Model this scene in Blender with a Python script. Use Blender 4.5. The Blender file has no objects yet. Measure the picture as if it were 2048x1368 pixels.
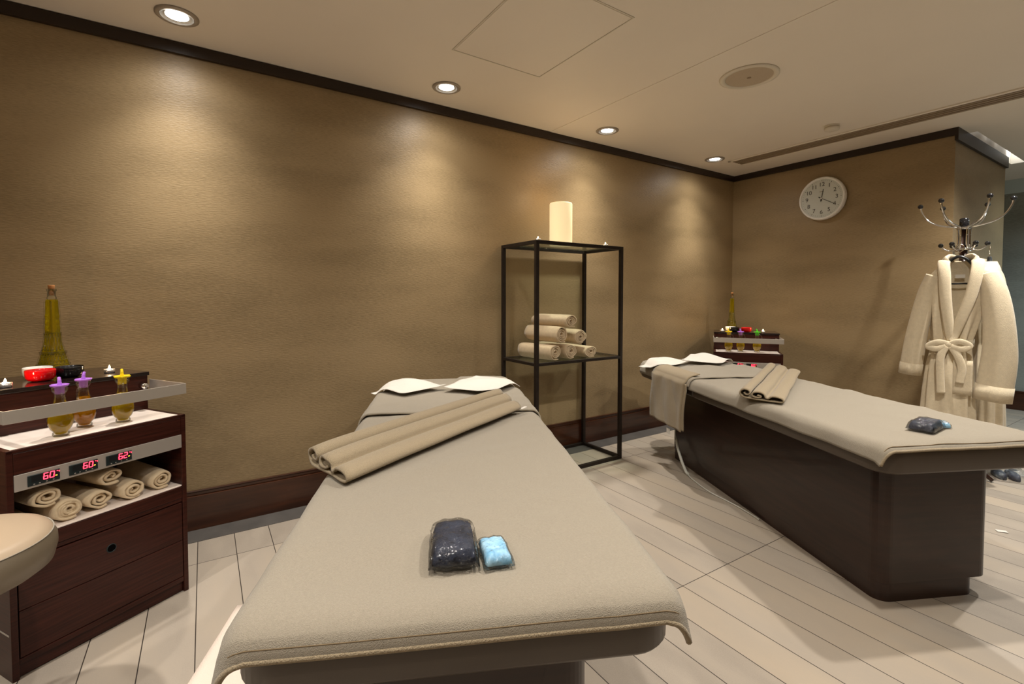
import bpy, bmesh, math, random
from mathutils import Vector, Matrix, noise as mnoise
random.seed(7)
scene = bpy.context.scene
COL = scene.collection
PI = math.pi
EYE = 1.25
CEIL = 2.564
WL = -3.077      # left wall plane
WB = 4.95        # back wall plane
WE = -1.24       # end of the back wall

# ------------------------------------------------------------------ helpers
def nz(x, y, z=0.0):
    return mnoise.noise(Vector((x, y, z)))

class MB:
    def __init__(s):
        s.bm = bmesh.new()
    def box(s, c, d, rot=None):
        r = bmesh.ops.create_cube(s.bm, size=1.0)
        m = Matrix.Translation(Vector(c)) @ (rot.to_4x4() if rot else Matrix.Identity(4)) @ Matrix.Diagonal((d[0], d[1], d[2], 1))
        bmesh.ops.transform(s.bm, matrix=m, verts=r['verts'])
        return s
    def box2(s, a, b):
        return s.box([(a[i]+b[i])/2 for i in range(3)], [abs(b[i]-a[i]) for i in range(3)])
    def lathe(s, prof, seg=32, c=(0, 0, 0), rot=None, close=False):
        rings = []
        R = rot.to_4x4() if rot else Matrix.Identity(4)
        M = Matrix.Translation(Vector(c)) @ R
        for r, z in prof:
            if r < 1e-6:
                rings.append([s.bm.verts.new(M @ Vector((0, 0, z)))])
            else:
                rings.append([s.bm.verts.new(M @ Vector((r*math.cos(2*PI*i/seg), r*math.sin(2*PI*i/seg), z))) for i in range(seg)])
        pairs = list(zip(rings, rings[1:]))
        if close:
            pairs.append((rings[-1], rings[0]))
        for A, B in pairs:
            for i in range(seg):
                j = (i+1) % seg
                if len(A) == 1 and len(B) == 1: continue
                if len(A) == 1: s.bm.faces.new((A[0], B[i], B[j]))
                elif len(B) == 1: s.bm.faces.new((A[i], A[j], B[0]))
                else: s.bm.faces.new((A[i], A[j], B[j], B[i]))
        return s
    def loft(s, rings, cap=True, closed_u=True):
        V = [[s.bm.verts.new(Vector(p)) for p in R] for R in rings]
        n = len(V[0])
        for A, B in zip(V, V[1:]):
            for i in range(n if closed_u else n-1):
                j = (i+1) % n
                s.bm.faces.new((A[i], A[j], B[j], B[i]))
        if cap:
            s.bm.faces.new(list(reversed(V[0]))); s.bm.faces.new(V[-1])
        return s
    def tube(s, pts, r, seg=10, cap=True, flat=1.0):
        pts = [Vector(p) for p in pts]
        rs = r if isinstance(r, (list, tuple)) else [r]*len(pts)
        t0 = (pts[1]-pts[0]).normalized()
        up = Vector((0, 0, 1)) if abs(t0.z) < .9 else Vector((1, 0, 0))
        n = (up - t0*up.dot(t0)).normalized()
        rings = []
        for k, p in enumerate(pts):
            t = (pts[min(k+1, len(pts)-1)] - pts[max(k-1, 0)]).normalized()
            n = (n - t*n.dot(t)).normalized()
            b = t.cross(n)
            rings.append([p + n*(rs[k]*math.cos(2*PI*i/seg)) + b*(rs[k]*flat*math.sin(2*PI*i/seg)) for i in range(seg)])
        return s.loft(rings, cap)
    def grid(s, us, vs, fn, keep=None):
        V = [[s.bm.verts.new(Vector(fn(u, v))) for v in vs] for u in us]
        for i in range(len(us)-1):
            for j in range(len(vs)-1):
                if keep and not keep((us[i]+us[i+1])/2, (vs[j]+vs[j+1])/2): continue
                s.bm.faces.new((V[i][j], V[i+1][j], V[i+1][j+1], V[i][j+1]))
        return s
    def ball(s, c, r, seg=20, sc=(1, 1, 1)):
        q = bmesh.ops.create_uvsphere(s.bm, u_segments=seg, v_segments=seg//2+2, radius=r)
        bmesh.ops.transform(s.bm, matrix=Matrix.Translation(Vector(c)) @ Matrix.Diagonal((*sc, 1)), verts=q['verts'])
        return s
    def build(s, name, mat, parent=None, loc=(0, 0, 0), rotz=0.0, smooth=False, bevel=0, solid=0, offset=0, subd=0, bseg=2):
        bm = s.bm
        loose = [v for v in bm.verts if not v.link_faces]
        if loose: bmesh.ops.delete(bm, geom=loose, context='VERTS')
        bmesh.ops.recalc_face_normals(bm, faces=bm.faces[:])
        me = bpy.data.meshes.new(name)
        bm.to_mesh(me); bm.free()
        me.materials.append(mat)
        if smooth:
            for p in me.polygons: p.use_smooth = True
        o = bpy.data.objects.new(name, me)
        COL.objects.link(o)
        o.location = loc; o.rotation_euler = (0, 0, rotz)
        if parent: o.parent = parent
        if solid:
            m = o.modifiers.new('thick', 'SOLIDIFY'); m.thickness = solid; m.offset = offset
        if bevel:
            m = o.modifiers.new('soft', 'BEVEL'); m.width = bevel; m.segments = bseg; m.limit_method = 'ANGLE'; m.angle_limit = math.radians(50)
        if subd:
            m = o.modifiers.new('sub', 'SUBSURF'); m.levels = subd; m.render_levels = subd
        return o

def tag(o, label=None, cat=None, group=None, kind=None):
    if label: o['label'] = label
    if cat: o['category'] = cat
    if group: o['group'] = group
    if kind: o['kind'] = kind
    return o

def empty(name, loc, rz, label, cat, group=None):
    o = bpy.data.objects.new(name, None)
    o.empty_display_size = .05
    COL.objects.link(o)
    o.location = loc; o.rotation_euler = (0, 0, rz)
    return tag(o, label, cat, group)

def copy_tree(o, parent=None):
    c = o.copy(); COL.objects.link(c)
    if parent: c.parent = parent
    for ch in list(o.children): copy_tree(ch, c)
    return c

def lin(a, b, n):
    return [a+(b-a)*i/(n-1) for i in range(n)]

def spline(pts, n=8):
    P = [Vector(p) for p in pts]
    out = []
    for i in range(len(P)-1):
        p0 = P[max(i-1, 0)]; p1 = P[i]; p2 = P[i+1]; p3 = P[min(i+2, len(P)-1)]
        for k in range(n):
            t = k/n
            out.append(.5*((2*p1)+(p2-p0)*t+(2*p0-5*p1+4*p2-p3)*t*t+(3*p1-p0-3*p2+p3)*t**3))
    out.append(P[-1])
    return out

def srgb(r, g, b):
    f = lambda c: c/12.92 if c <= .04045 else ((c+.055)/1.055)**2.4
    return (f(r/255), f(g/255), f(b/255))

# ------------------------------------------------------------------ materials
def base_mat(name):
    m = bpy.data.materials.new(name); m.use_nodes = True
    nt = m.node_tree
    return m, nt, nt.nodes['Principled BSDF']

def mat(name, col, rough=.5, metal=0, var=0.0, vscale=(3, 3, 3), bump=0.0, bscale=(200, 200, 200), bdist=.002, sheen=0, spec=.5, coat=0,
        emit=None, estr=0, col2=None, detail=4, trans=0, ior=1.45, sss=0, alpha=1):
    m, nt, b = base_mat(name)
    N, L = nt.nodes, nt.links
    b.inputs['Base Color'].default_value = (*col, 1)
    b.inputs['Roughness'].default_value = rough
    b.inputs['Metallic'].default_value = metal
    b.inputs['Specular IOR Level'].default_value = spec
    b.inputs['Sheen Weight'].default_value = sheen
    b.inputs['Sheen Roughness'].default_value = .5
    b.inputs['Coat Weight'].default_value = coat
    b.inputs['Transmission Weight'].default_value = trans
    b.inputs['IOR'].default_value = ior
    if sss:
        b.inputs['Subsurface Weight'].default_value = sss
        b.inputs['Subsurface Radius'].default_value = (.02, .012, .006)
    if emit:
        b.inputs['Emission Color'].default_value = (*emit, 1)
        b.inputs['Emission Strength'].default_value = estr
    tc = N.new('ShaderNodeTexCoord')
    def noise(sc, det):
        mp = N.new('ShaderNodeMapping'); mp.inputs['Scale'].default_value = sc
        L.new(tc.outputs['Object'], mp.inputs['Vector'])
        t = N.new('ShaderNodeTexNoise'); t.inputs['Scale'].default_value = 1; t.inputs['Detail'].default_value = det
        L.new(mp.outputs[0], t.inputs['Vector'])
        return t
    if var or col2:
        t = noise(vscale, detail)
        r = N.new('ShaderNodeValToRGB')
        c2 = col2 or tuple(c*(1+var) for c in col)
        c1 = col if col2 else tuple(c*(1-var) for c in col)
        r.color_ramp.elements[0].position = .32; r.color_ramp.elements[1].position = .68
        r.color_ramp.elements[0].color = (*c1, 1); r.color_ramp.elements[1].color = (*c2, 1)
        L.new(t.outputs['Fac'], r.inputs[0]); L.new(r.outputs[0], b.inputs['Base Color'])
    if bump:
        t = noise(bscale, 3)
        bp = N.new('ShaderNodeBump'); bp.inputs['Strength'].default_value = bump; bp.inputs['Distance'].default_value = bdist
        L.new(t.outputs['Fac'], bp.inputs['Height']); L.new(bp.outputs[0], b.inputs['Normal'])
    return m

def film_mat(name, tint=(1, 1, 1), rough=.06, refl=.5, bump=0, bscale=60):
    """thin clear film or pane: see-through with a glossy skin"""
    m = bpy.data.materials.new(name); m.use_nodes = True
    nt = m.node_tree; N, L = nt.nodes, nt.links
    N.clear()
    out = N.new('ShaderNodeOutputMaterial'); mix = N.new('ShaderNodeMixShader')
    tr = N.new('ShaderNodeBsdfTransparent'); gl = N.new('ShaderNodeBsdfGlossy')
    tr.inputs[0].default_value = (*tint, 1); gl.inputs['Roughness'].default_value = rough
    lw = N.new('ShaderNodeLayerWeight'); lw.inputs['Blend'].default_value = .25
    mu = N.new('ShaderNodeMath'); mu.operation = 'MULTIPLY_ADD'; mu.inputs[1].default_value = refl; mu.inputs[2].default_value = .04
    L.new(lw.outputs['Fresnel'], mu.inputs[0]); L.new(mu.outputs[0], mix.inputs[0])
    L.new(tr.outputs[0], mix.inputs[1]); L.new(gl.outputs[0], mix.inputs[2]); L.new(mix.outputs[0], out.inputs[0])
    if bump:
        tc = N.new('ShaderNodeTexCoord'); t = N.new('ShaderNodeTexNoise'); t.inputs['Scale'].default_value = bscale; t.inputs['Detail'].default_value = 2
        bp = N.new('ShaderNodeBump'); bp.inputs['Strength'].default_value = bump; bp.inputs['Distance'].default_value = .01
        L.new(tc.outputs['Object'], t.inputs['Vector']); L.new(t.outputs['Fac'], bp.inputs['Height'])
        L.new(bp.outputs[0], gl.inputs['Normal']); L.new(bp.outputs[0], lw.inputs['Normal'])
    return m

def wall_mat(name, c, c2):
    m, nt, b = base_mat(name)
    N, L = nt.nodes, nt.links
    tc = N.new('ShaderNodeTexCoord')
    def noise(sc, det):
        mp = N.new('ShaderNodeMapping'); mp.inputs['Scale'].default_value = sc
        L.new(tc.outputs['Object'], mp.inputs['Vector'])
        t = N.new('ShaderNodeTexNoise'); t.inputs['Scale'].default_value = 1; t.inputs['Detail'].default_value = det
        L.new(mp.outputs[0], t.inputs['Vector']); return t
    t1 = noise((1.4, 1.4, 5), 5); t2 = noise((38, 38, 260), 4)
    ad = N.new('ShaderNodeMath'); ad.operation = 'ADD'
    mm = N.new('ShaderNodeMath'); mm.operation = 'MULTIPLY'; mm.inputs[1].default_value = .8
    L.new(t2.outputs['Fac'], mm.inputs[0]); L.new(t1.outputs['Fac'], ad.inputs[0]); L.new(mm.outputs[0], ad.inputs[1])
    r = N.new('ShaderNodeValToRGB')
    r.color_ramp.elements[0].position = .45; r.color_ramp.elements[1].position = 1.35
    r.color_ramp.elements[0].color = (*c, 1); r.color_ramp.elements[1].color = (*c2, 1)
    L.new(ad.outputs[0], r.inputs[0]); L.new(r.outputs[0], b.inputs['Base Color'])
    b.inputs['Roughness'].default_value = .42; b.inputs['Specular IOR Level'].default_value = .45
    bp = N.new('ShaderNodeBump'); bp.inputs['Strength'].default_value = .55; bp.inputs['Distance'].default_value = .0022
    L.new(t2.outputs['Fac'], bp.inputs['Height']); L.new(bp.outputs[0], b.inputs['Normal'])
    return m

def floor_mat():
    m, nt, b = base_mat('stone planks')
    N, L = nt.nodes, nt.links
    tc = N.new('ShaderNodeTexCoord'); sp = N.new('ShaderNodeSeparateXYZ'); L.new(tc.outputs['Object'], sp.inputs[0])
    def M(op, a, bb=None, c=None):
        n = N.new('ShaderNodeMath'); n.operation = op
        for i, v in enumerate((a, bb, c)):
            if v is None: continue
            if isinstance(v, (int, float)): n.inputs[i].default_value = v
            else: L.new(v, n.inputs[i])
        return n.outputs[0]
    X, Y = sp.outputs[0], sp.outputs[1]
    u = M('MULTIPLY_ADD', X, .0195, Y)
    u = M('DIVIDE', M('ADD', u, .0475), .1614)
    w = M('DIVIDE', M('ADD', M('MULTIPLY_ADD', Y, -.0195, X), 1.33), 1.335)
    fu = M('FRACT', u); fw = M('FRACT', w)
    eu = M('MULTIPLY', M('MINIMUM', fu, M('SUBTRACT', 1, fu)), .1614)
    ew = M('MULTIPLY', M('MINIMUM', fw, M('SUBTRACT', 1, fw)), 1.335)
    ed = M('MINIMUM', eu, ew)
    g = N.new('ShaderNodeMapRange'); g.inputs['From Min'].default_value = .0011; g.inputs['From Max'].default_value = .0022
    L.new(ed, g.inputs['Value'])
    cid = N.new('ShaderNodeCombineXYZ'); L.new(M('FLOOR', u), cid.inputs[0]); L.new(M('FLOOR', w), cid.inputs[1])
    wn = N.new('ShaderNodeTexWhiteNoise'); wn.noise_dimensions = '2D'; L.new(cid.outputs[0], wn.inputs['Vector'])
    mp = N.new('ShaderNodeMapping'); mp.inputs['Scale'].default_value = (2.2, 6, 4); L.new(tc.outputs['Object'], mp.inputs['Vector'])
    n1 = N.new('ShaderNodeTexNoise'); n1.inputs['Scale'].default_value = 1; n1.inputs['Detail'].default_value = 5; L.new(mp.outputs[0], n1.inputs['Vector'])
    n2 = N.new('ShaderNodeTexNoise'); n2.inputs['Scale'].default_value = 260; n2.inputs['Detail'].default_value = 3; L.new(tc.outputs['Object'], n2.inputs['Vector'])
    f = M('ADD', M('MULTIPLY', wn.outputs['Value'], .36), M('ADD', M('MULTIPLY', n1.outputs['Fac'], .6), M('MULTIPLY', n2.outputs['Fac'], .25)))
    r = N.new('ShaderNodeValToRGB'); e = r.color_ramp.elements
    e[0].position = .25; e[0].color = (*srgb(140, 130, 118), 1)
    e[1].position = .95; e[1].color = (*srgb(182, 166, 145), 1)
    x = e.new(.6); x.color = (*srgb(170, 158, 143), 1)
    L.new(f, r.inputs[0])
    mx = N.new('ShaderNodeMix'); mx.data_type = 'RGBA'
    mx.inputs['A'].default_value = (*srgb(44, 36, 30), 1)
    L.new(g.outputs[0], mx.inputs['Factor']); L.new(r.outputs[0], mx.inputs['B']); L.new(mx.outputs['Result'], b.inputs['Base Color'])
    b.inputs['Roughness'].default_value = .5
    bp = N.new('ShaderNodeBump'); bp.inputs['Strength'].default_value = .4; bp.inputs['Distance'].default_value = .002
    L.new(g.outputs[0], bp.inputs['Height']); L.new(bp.outputs[0], b.inputs['Normal'])
    return m

M_wall = wall_mat('grasscloth', srgb(122, 104, 74), srgb(158, 136, 101))
M_wallgrey = wall_mat('grey grasscloth', srgb(120, 124, 116), srgb(156, 160, 152))
M_ceil = mat('ceiling paint', srgb(238, 229, 216), .55, var=.015, vscale=(2, 2, 2))
M_floor = floor_mat()
M_strip = mat('dark stone', srgb(84, 80, 76), .5, var=.12, vscale=(9, 9, 9), bump=.1, bscale=(150, 150, 150))
M_base = mat('baseboard wood', srgb(66, 34, 16), .3, var=.3, vscale=(3, 3, 40), bump=.05, bscale=(6, 6, 200), coat=.3)
M_corn = mat('cornice wood', srgb(40, 27, 17), .4, var=.15, vscale=(4, 4, 30))
M_wenge = mat('wenge wood', srgb(56, 25, 17), .36, var=.4, spec=.3, vscale=(5, 5, 130), bump=.12, bscale=(6, 6, 260), bdist=.001, detail=5)
M_wengetop = mat('wenge top', srgb(30, 20, 19), .2, var=.3, vscale=(9, 90, 9), coat=.35)
M_ped = mat('pedestal wood', srgb(45, 25, 16), .34, var=.28, vscale=(4, 4, 45), bump=.05, bscale=(8, 8, 160), bdist=.001, coat=.15)
M_pedv = mat('pedestal end wood', srgb(64, 36, 22), .26, var=.28, vscale=(60, 60, 3), coat=.35)
M_leather = mat('taupe upholstery', srgb(78, 67, 56), .42, bump=.1, bscale=(420, 420, 420), bdist=.0008)
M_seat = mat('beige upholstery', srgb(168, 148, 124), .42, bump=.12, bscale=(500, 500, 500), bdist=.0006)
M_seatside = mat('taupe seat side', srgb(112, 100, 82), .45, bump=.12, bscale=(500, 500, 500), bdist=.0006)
M_terry = mat('beige terry', srgb(155, 145, 128), .95, var=.06, vscale=(240, 240, 240), bump=.7, bscale=(620, 620, 620), bdist=.003, sheen=.25, spec=.1, detail=6)
M_terryd = mat('folded terry', srgb(156, 140, 114), .95, var=.07, vscale=(240, 240, 240), bump=.8, bscale=(380, 380, 380), bdist=.003, sheen=.25, spec=.1, detail=6)
M_seam = mat('hem stitching', srgb(126, 108, 82), .95)
M_cream = mat('cream towel', srgb(214, 192, 158), .95, var=.06, vscale=(60, 60, 60), bump=.5, bscale=(420, 420, 420), bdist=.002, sheen=.25, spec=.1)
M_robe = mat('robe terry', srgb(216, 201, 172), .95, var=.05, vscale=(50, 50, 50), bump=.6, bscale=(260, 260, 260), bdist=.003, sheen=.3, spec=.1)
M_white = mat('white cloth', srgb(220, 214, 204), .9, bump=.4, bscale=(160, 160, 160), bdist=.001, sheen=.1, spec=.15)
M_pinkmat = mat('pale floor towel', srgb(240, 222, 206), .95, bump=.6, bscale=(240, 240, 240), bdist=.003, spec=.1)
M_whiteglass = mat('white glass', srgb(240, 226, 214), .18, spec=.5)
M_steel = mat('brushed steel', srgb(206, 198, 188), .4, metal=.65, bump=.12, bscale=(6, 6, 500), bdist=.0004)
M_chrome = mat('chrome', (.82, .82, .82), .08, metal=1)
M_blackm = mat('black metal', srgb(40, 31, 25), .5, metal=.3, var=.2, vscale=(30, 30, 30))
M_blackg = mat('gloss black', (.008, .008, .009), .08, coat=.5)
M_blackp = mat('black plastic', (.012, .013, .013), .3)
M_bezel = mat('display bezel', srgb(34, 42, 42), .3)
M_red = mat('red ceramic', srgb(206, 8, 14), .1, coat=.6)
M_cerw = mat('white ceramic', srgb(236, 232, 224), .15, coat=.4)
M_purple = mat('purple plastic', srgb(186, 120, 226), .35)
M_yellow = mat('yellow plastic', srgb(246, 214, 16), .35)
M_green = mat('green plastic', srgb(96, 222, 40), .35)
M_cork = mat('cork', srgb(176, 120, 70), .9, var=.25, vscale=(300, 300, 300))
M_glass = film_mat('clear glass', (.97, .98, .94), .03, .75)
M_glasspane = film_mat('glass pane', (.86, .92, .88), .04, .6)
M_film = film_mat('plastic film', (.98, .98, .98), .1, .75, bump=.9, bscale=70)
M_oil = mat('yellow oil', srgb(236, 206, 30), .02, trans=.72, ior=1.2)
M_oilamber = mat('amber oil', srgb(232, 170, 16), .02, trans=.72, ior=1.2)
M_oil2 = mat('olive oil', srgb(214, 196, 24), .08, trans=.9, ior=1.3, bump=.35, bscale=(120, 120, 120), bdist=.004)
M_navy = mat('navy cloth', srgb(44, 50, 66), .7, var=.35, vscale=(25, 25, 25), bump=.6, bscale=(30, 30, 30), bdist=.01)
M_blue = mat('light blue cloth', srgb(126, 186, 222), .7, col2=srgb(190, 224, 240), vscale=(30, 30, 30), bump=.5, bscale=(40, 40, 40), bdist=.006)
M_cable = mat('white cable', srgb(206, 204, 192), .5)
M_clockw = mat('clock rim white', srgb(252, 252, 250), .3)
M_face = mat('clock face', srgb(216, 221, 216), .6)
M_ink = mat('clock ink', srgb(70, 68, 64), .6)
M_plast = mat('white plastic', srgb(220, 212, 196), .5)
M_grille = mat('speaker mesh', srgb(190, 174, 152), .6, var=.12, vscale=(900, 900, 900), bump=.5, bscale=(700, 700, 700))
M_vent = mat('vent metal', srgb(150, 132, 110), .5)
M_ventdark = mat('vent slot', srgb(46, 38, 30), .7)
M_dred = mat('red digits', (.6, .02, .03), .4, emit=(1, .03, .06), estr=5)
M_amber = mat('amber led', (.6, .3, .02), .4, emit=(1, .5, .05), estr=3)
M_lamp = mat('lamp glow', (1, 1, 1), .5, emit=(1, .97, .92), estr=22)
M_reflector = mat('lamp reflector', srgb(205, 205, 202), .3, metal=.6)
M_ring = mat('lamp ring', srgb(168, 158, 146), .4, metal=.3)
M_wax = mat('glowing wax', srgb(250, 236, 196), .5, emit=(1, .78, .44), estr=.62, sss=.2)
M_waxw = mat('white wax', srgb(245, 235, 220), .5, emit=(1, .7, .4), estr=.2)
M_cup = mat('tealight cup', (.8, .79, .77), .25, metal=.9)
M_flame = mat('flame', (1, .7, .3), .5, emit=(1, .66, .3), estr=60)
M_led = mat('cove led', (1, 1, 1), .5, emit=(.86, .95, 1), estr=3)
M_paint = mat('pale blue paint', srgb(196, 212, 214), .6)
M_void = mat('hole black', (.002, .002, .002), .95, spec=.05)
M_rubber = mat('dark rubber', srgb(24, 22, 20), .6)
M_wire = mat('hanger wire', srgb(190, 180, 160), .25, metal=1)

# ------------------------------------------------------------------ setting
def struct(o, label=None):
    o['kind'] = 'structure'
    if label: o['label'] = label
    return o
XR, YF, YE = 2.7, -3.6, 7.65
struct(MB().box2((WL-.15, YF-.15, -.1), (XR+.15, YE+.15, 0)).build('floor', M_floor))
struct(MB().box2((WL-.15, YF-.15, 0), (WL, WB+.05, CEIL+.1)).build('wall_left', M_wall))
struct(MB().box2((WL-.15, WB, 0), (WE, 6.4, CEIL+.1)).build('wall_back', M_wall))
struct(MB().box2((XR, YF, 0), (XR+.15, YE+.15, CEIL+.1)).build('wall_right', M_wall))
struct(MB().box2((WL, YF-.15, 0), (XR+.15, YF, CEIL+.1)).build('wall_front', M_wall))
struct(MB().box2((-3.2, YE, 0), (XR, YE+.15, 2.41)).build('wall_far', M_wallgrey))
struct(MB().box2((-3.2, YE-.01, 2.41), (XR, YE+.15, CEIL+.25)).build('trim_1', M_paint))
mb = MB()
mb.box2((WL-.15, YF-.15, CEIL), (XR+.15, 2.4, CEIL+.22))
mb.box2((WL-.15, 2.4, CEIL-.003), (-1.17, 5.19, CEIL+.22))
mb.box2((-1.17, 2.4, CEIL-.003), (XR+.15, YE+.15, CEIL+.22))
mb.box2((WL-.15, 5.15, CEIL), (WE+.003, 6.4, CEIL+.22))
mb.box2((-3.2, 6.75, CEIL), (-1.17, YE+.15, CEIL+.22))
mb.box2((-1.3, 5.15, CEIL+.2), (-1.1, 6.8, CEIL+.24))
mb.box2((-1.3, 6.4, CEIL+.0), (-1.27, 6.75, CEIL+.22))
struct(mb.build('ceiling', M_ceil))
tag(MB().box2((-1.262, 6.5, CEIL+.10), (-1.18, 6.72, CEIL+.12)).build('cove_light', M_led),
    'glowing cove light strip in the ceiling recess past the back wall end', 'light')

# baseboards, cornice, floor border
def baseboard(name, x0, y0, x1, y1, nx, ny):
    """board of .19 m with a shadow gap and a thin cap, standing out from the wall along normal n"""
    mb = MB()
    def run(a, b, z0, z1):
        mb.box2((min(x0, x1)+min(nx*a, nx*b, 0)*(nx < 0)+(nx*a if nx > 0 else 0), min(y0, y1)+(ny*b if ny < 0 else ny*a), z0),
                (max(x0, x1)+(nx*b if nx > 0 else 0), max(y0, y1)+(ny*a if ny < 0 else ny*b), z1))
    run(0, .022, 0, .185); run(0, .012, .185, .203); run(0, .016, .203, .212)
    return struct(mb.build(name, M_base, bevel=.003))
baseboard('baseboard_left', WL, YF, WL, WB, 1, 0)
baseboard('baseboard_back', WL+.022, WB, WE, WB, 0, -1)
baseboard('baseboard_corner', WE, WB, WE, 6.4, 1, 0)
baseboard('baseboard_far', -3.2, YE, XR, YE, 0, -1)
struct(MB().box2((WL+.022, YF, 0), (-2.905, WB-.022, .002)).build('trim_2', M_strip))
struct(MB().box2((WL, YF, CEIL-.06), (WL+.022, WB, CEIL-.0035)).build('trim_3', M_corn))
struct(MB().box2((WL+.022, WB-.022, CEIL-.06), (WE, WB, CEIL-.0035)).build('trim_4', M_corn))
struct(MB().box2((WE, WB-.022, CEIL-.1), (WE+.022, 6.4, CEIL-.0035)).build('trim_5', M_corn))

# ceiling fittings
DL = []
def make_downlight():
    e = empty('recessed_downlight', (0, 0, CEIL), 0, 'x', 'ceiling light', 'recessed downlights')
    MB().lathe([(.088, -.001), (.088, -.006), (.082, -.010), (.07, -.009), (.066, -.004), (.066, -.001)], 40, close=True).build('trim_ring', M_ring, e, smooth=True)
    MB().lathe([(.066, -.0095), (.058, -.0035), (.046, -.002)], 40).build('reflector', M_reflector, e, smooth=True)
    MB().lathe([(0, -.0035), (.03, -.004), (.046, -.003)], 32).build('lamp_lens', M_lamp, e, smooth=True)
    return e
dl0 = make_downlight()
spots = [(-2.78, -.03, 'recessed downlight nearest the left edge of the picture, above the tray cabinet'),
         (-2.78, 1.357, 'second recessed downlight from the left, above the head of the front bed'),
         (-2.78, 2.75, 'third recessed downlight from the left, above the black shelf stand'),
         (-2.78, 4.16, 'farthest small recessed downlight, beside the end of the air vent')]
for i, (x, y, lab) in enumerate(spots):
    o = dl0 if i == 0 else copy_tree(dl0)
    o.location = (x, y, CEIL-(.003 if y > 2.4 else 0)); o['label'] = lab

def spot(x, y, w, size=110, blend=.9, col=(1, .95, .88), z=CEIL-.02, rad=.035, tilt=None):
    l = bpy.data.lights.new('downlight_beam', 'SPOT')
    l.energy = w; l.spot_size = math.radians(size); l.spot_blend = blend; l.color = col; l.shadow_soft_size = rad
    o = bpy.data.objects.new('downlight_beam', l); COL.objects.link(o); o.location = (x, y, z)
    if tilt: o.rotation_euler = tilt
    return o
WALLW, ROOMW = 46, 112
for x, y, _ in spots:
    spot(x, y, WALLW, 98, 1.0)
    spot(x, y, 60, 62, 1.0)
    spot(x, y, 8, 160, .7)
for x, y, k in ((-.54, 4.3, 1.5), (-.54, 2.9, 1.1), (-.54, 1.5, 1), (-.54, .12, 1), (-.54, -1.28, .8), (-.54, -2.68, .4)):
    spot(x, y, ROOMW*k, 142, 1)
spot(-1.66, -1.1, 140, 90, 1)
spot(.2, 6.6, 240, 160, 1, (.72, .9, 1), rad=.1)
for gy in (5.35, 5.7, 6.05, 6.4):
    l = bpy.data.lights.new('cove_glow', 'POINT'); l.energy = .045; l.color = (.9, .95, 1); l.shadow_soft_size = .02
    o = bpy.data.objects.new('cove_glow', l); COL.objects.link(o); o.location = (-1.195, gy, CEIL+.12)
spot(-.7, 6.3, 22, 150, 1, (.8, .92, 1), rad=.1)

e = empty('ceiling_speaker', (-1.642, 2.783, CEIL-.003), 0, 'round flush ceiling speaker with a mesh cover', 'speaker')
MB().lathe([(.162, 0), (.162, -.006), (.15, -.010), (.132, -.008), (.128, 0)], 48, close=True).build('rim', M_plast, e, smooth=True)
MB().lathe([(.13, -.004), (.06, -.007), (0, -.008)], 48).build('mesh_cover', M_grille, e, smooth=True)
MB().lathe([(.012, -.0075), (.012, -.0095), (0, -.0095)], 16).build('badge', M_vent, e)
e = empty('smoke_detector', (-1.747, 4.093, CEIL-.003), 0, 'small white round smoke detector beside the long air vent', 'smoke detector')
MB().lathe([(.048, 0), (.05, -.012), (.044, -.014), (.044, -.018), (.052, -.02), (.05, -.034), (.03, -.042), (0, -.043)], 32).build('housing', M_plast, e, smooth=True)
e = empty('air_vent', (-2.755, 4.44, CEIL-.003), .004, 'long narrow linear slot air vent in the ceiling along the back wall', 'vent')
MB().box2((0, -.105, -.004), (5.2, .105, -.001)).build('back_plate', M_ventdark, e)
mb = MB()
mb.box2((0, -.11, -.010), (5.2, -.085, -.001)); mb.box2((0, .09, -.010), (5.2, .108, -.001)); mb.box2((0, -.11, -.010), (.03, .108, -.001))
mb.build('frame', M_ceil, e, bevel=.002)
for k in range(4):
    MB().box2((.03, -.078+.042*k, -.011), (5.19, -.05+.042*k, -.004)).build('slat', M_vent, e)
e = empty('ceiling_hatch', (-1.975, 1.468, CEIL), 0, 'flush square access hatch in the ceiling paint', 'hatch')
mb = MB().box2((-.362, -.28, -.0025), (.362, .28, -.0005)); mb.build('panel', M_ceil, e, bevel=.001)
mb = MB()
for a, b in (((-.372, -.29, 0), (.372, -.284, 0)), ((-.372, .284, 0), (.372, .29, 0)), ((-.372, -.284, 0), (-.366, .284, 0)), ((.366, -.284, 0), (.372, .284, 0))):
    mb.box2((a[0], a[1], -.003), (b[0], b[1], -.0005))
mb.build('frame', M_plast, e)

# ------------------------------------------------------------------ wall clock
def text_mesh(body, size, M, mb, depth=.001):
    c = bpy.data.curves.new('t', 'FONT'); c.body = body; c.size = size; c.align_x = 'CENTER'; c.align_y = 'CENTER'; c.extrude = depth/2
    o = bpy.data.objects.new('t', c); COL.objects.link(o)
    dg = bpy.context.evaluated_depsgraph_get()
    me = bpy.data.meshes.new_from_object(o.evaluated_get(dg))
    me.transform(M)
    mb.bm.from_mesh(me)
    bpy.data.objects.remove(o); bpy.data.curves.remove(c); bpy.data.meshes.remove(me)
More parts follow.
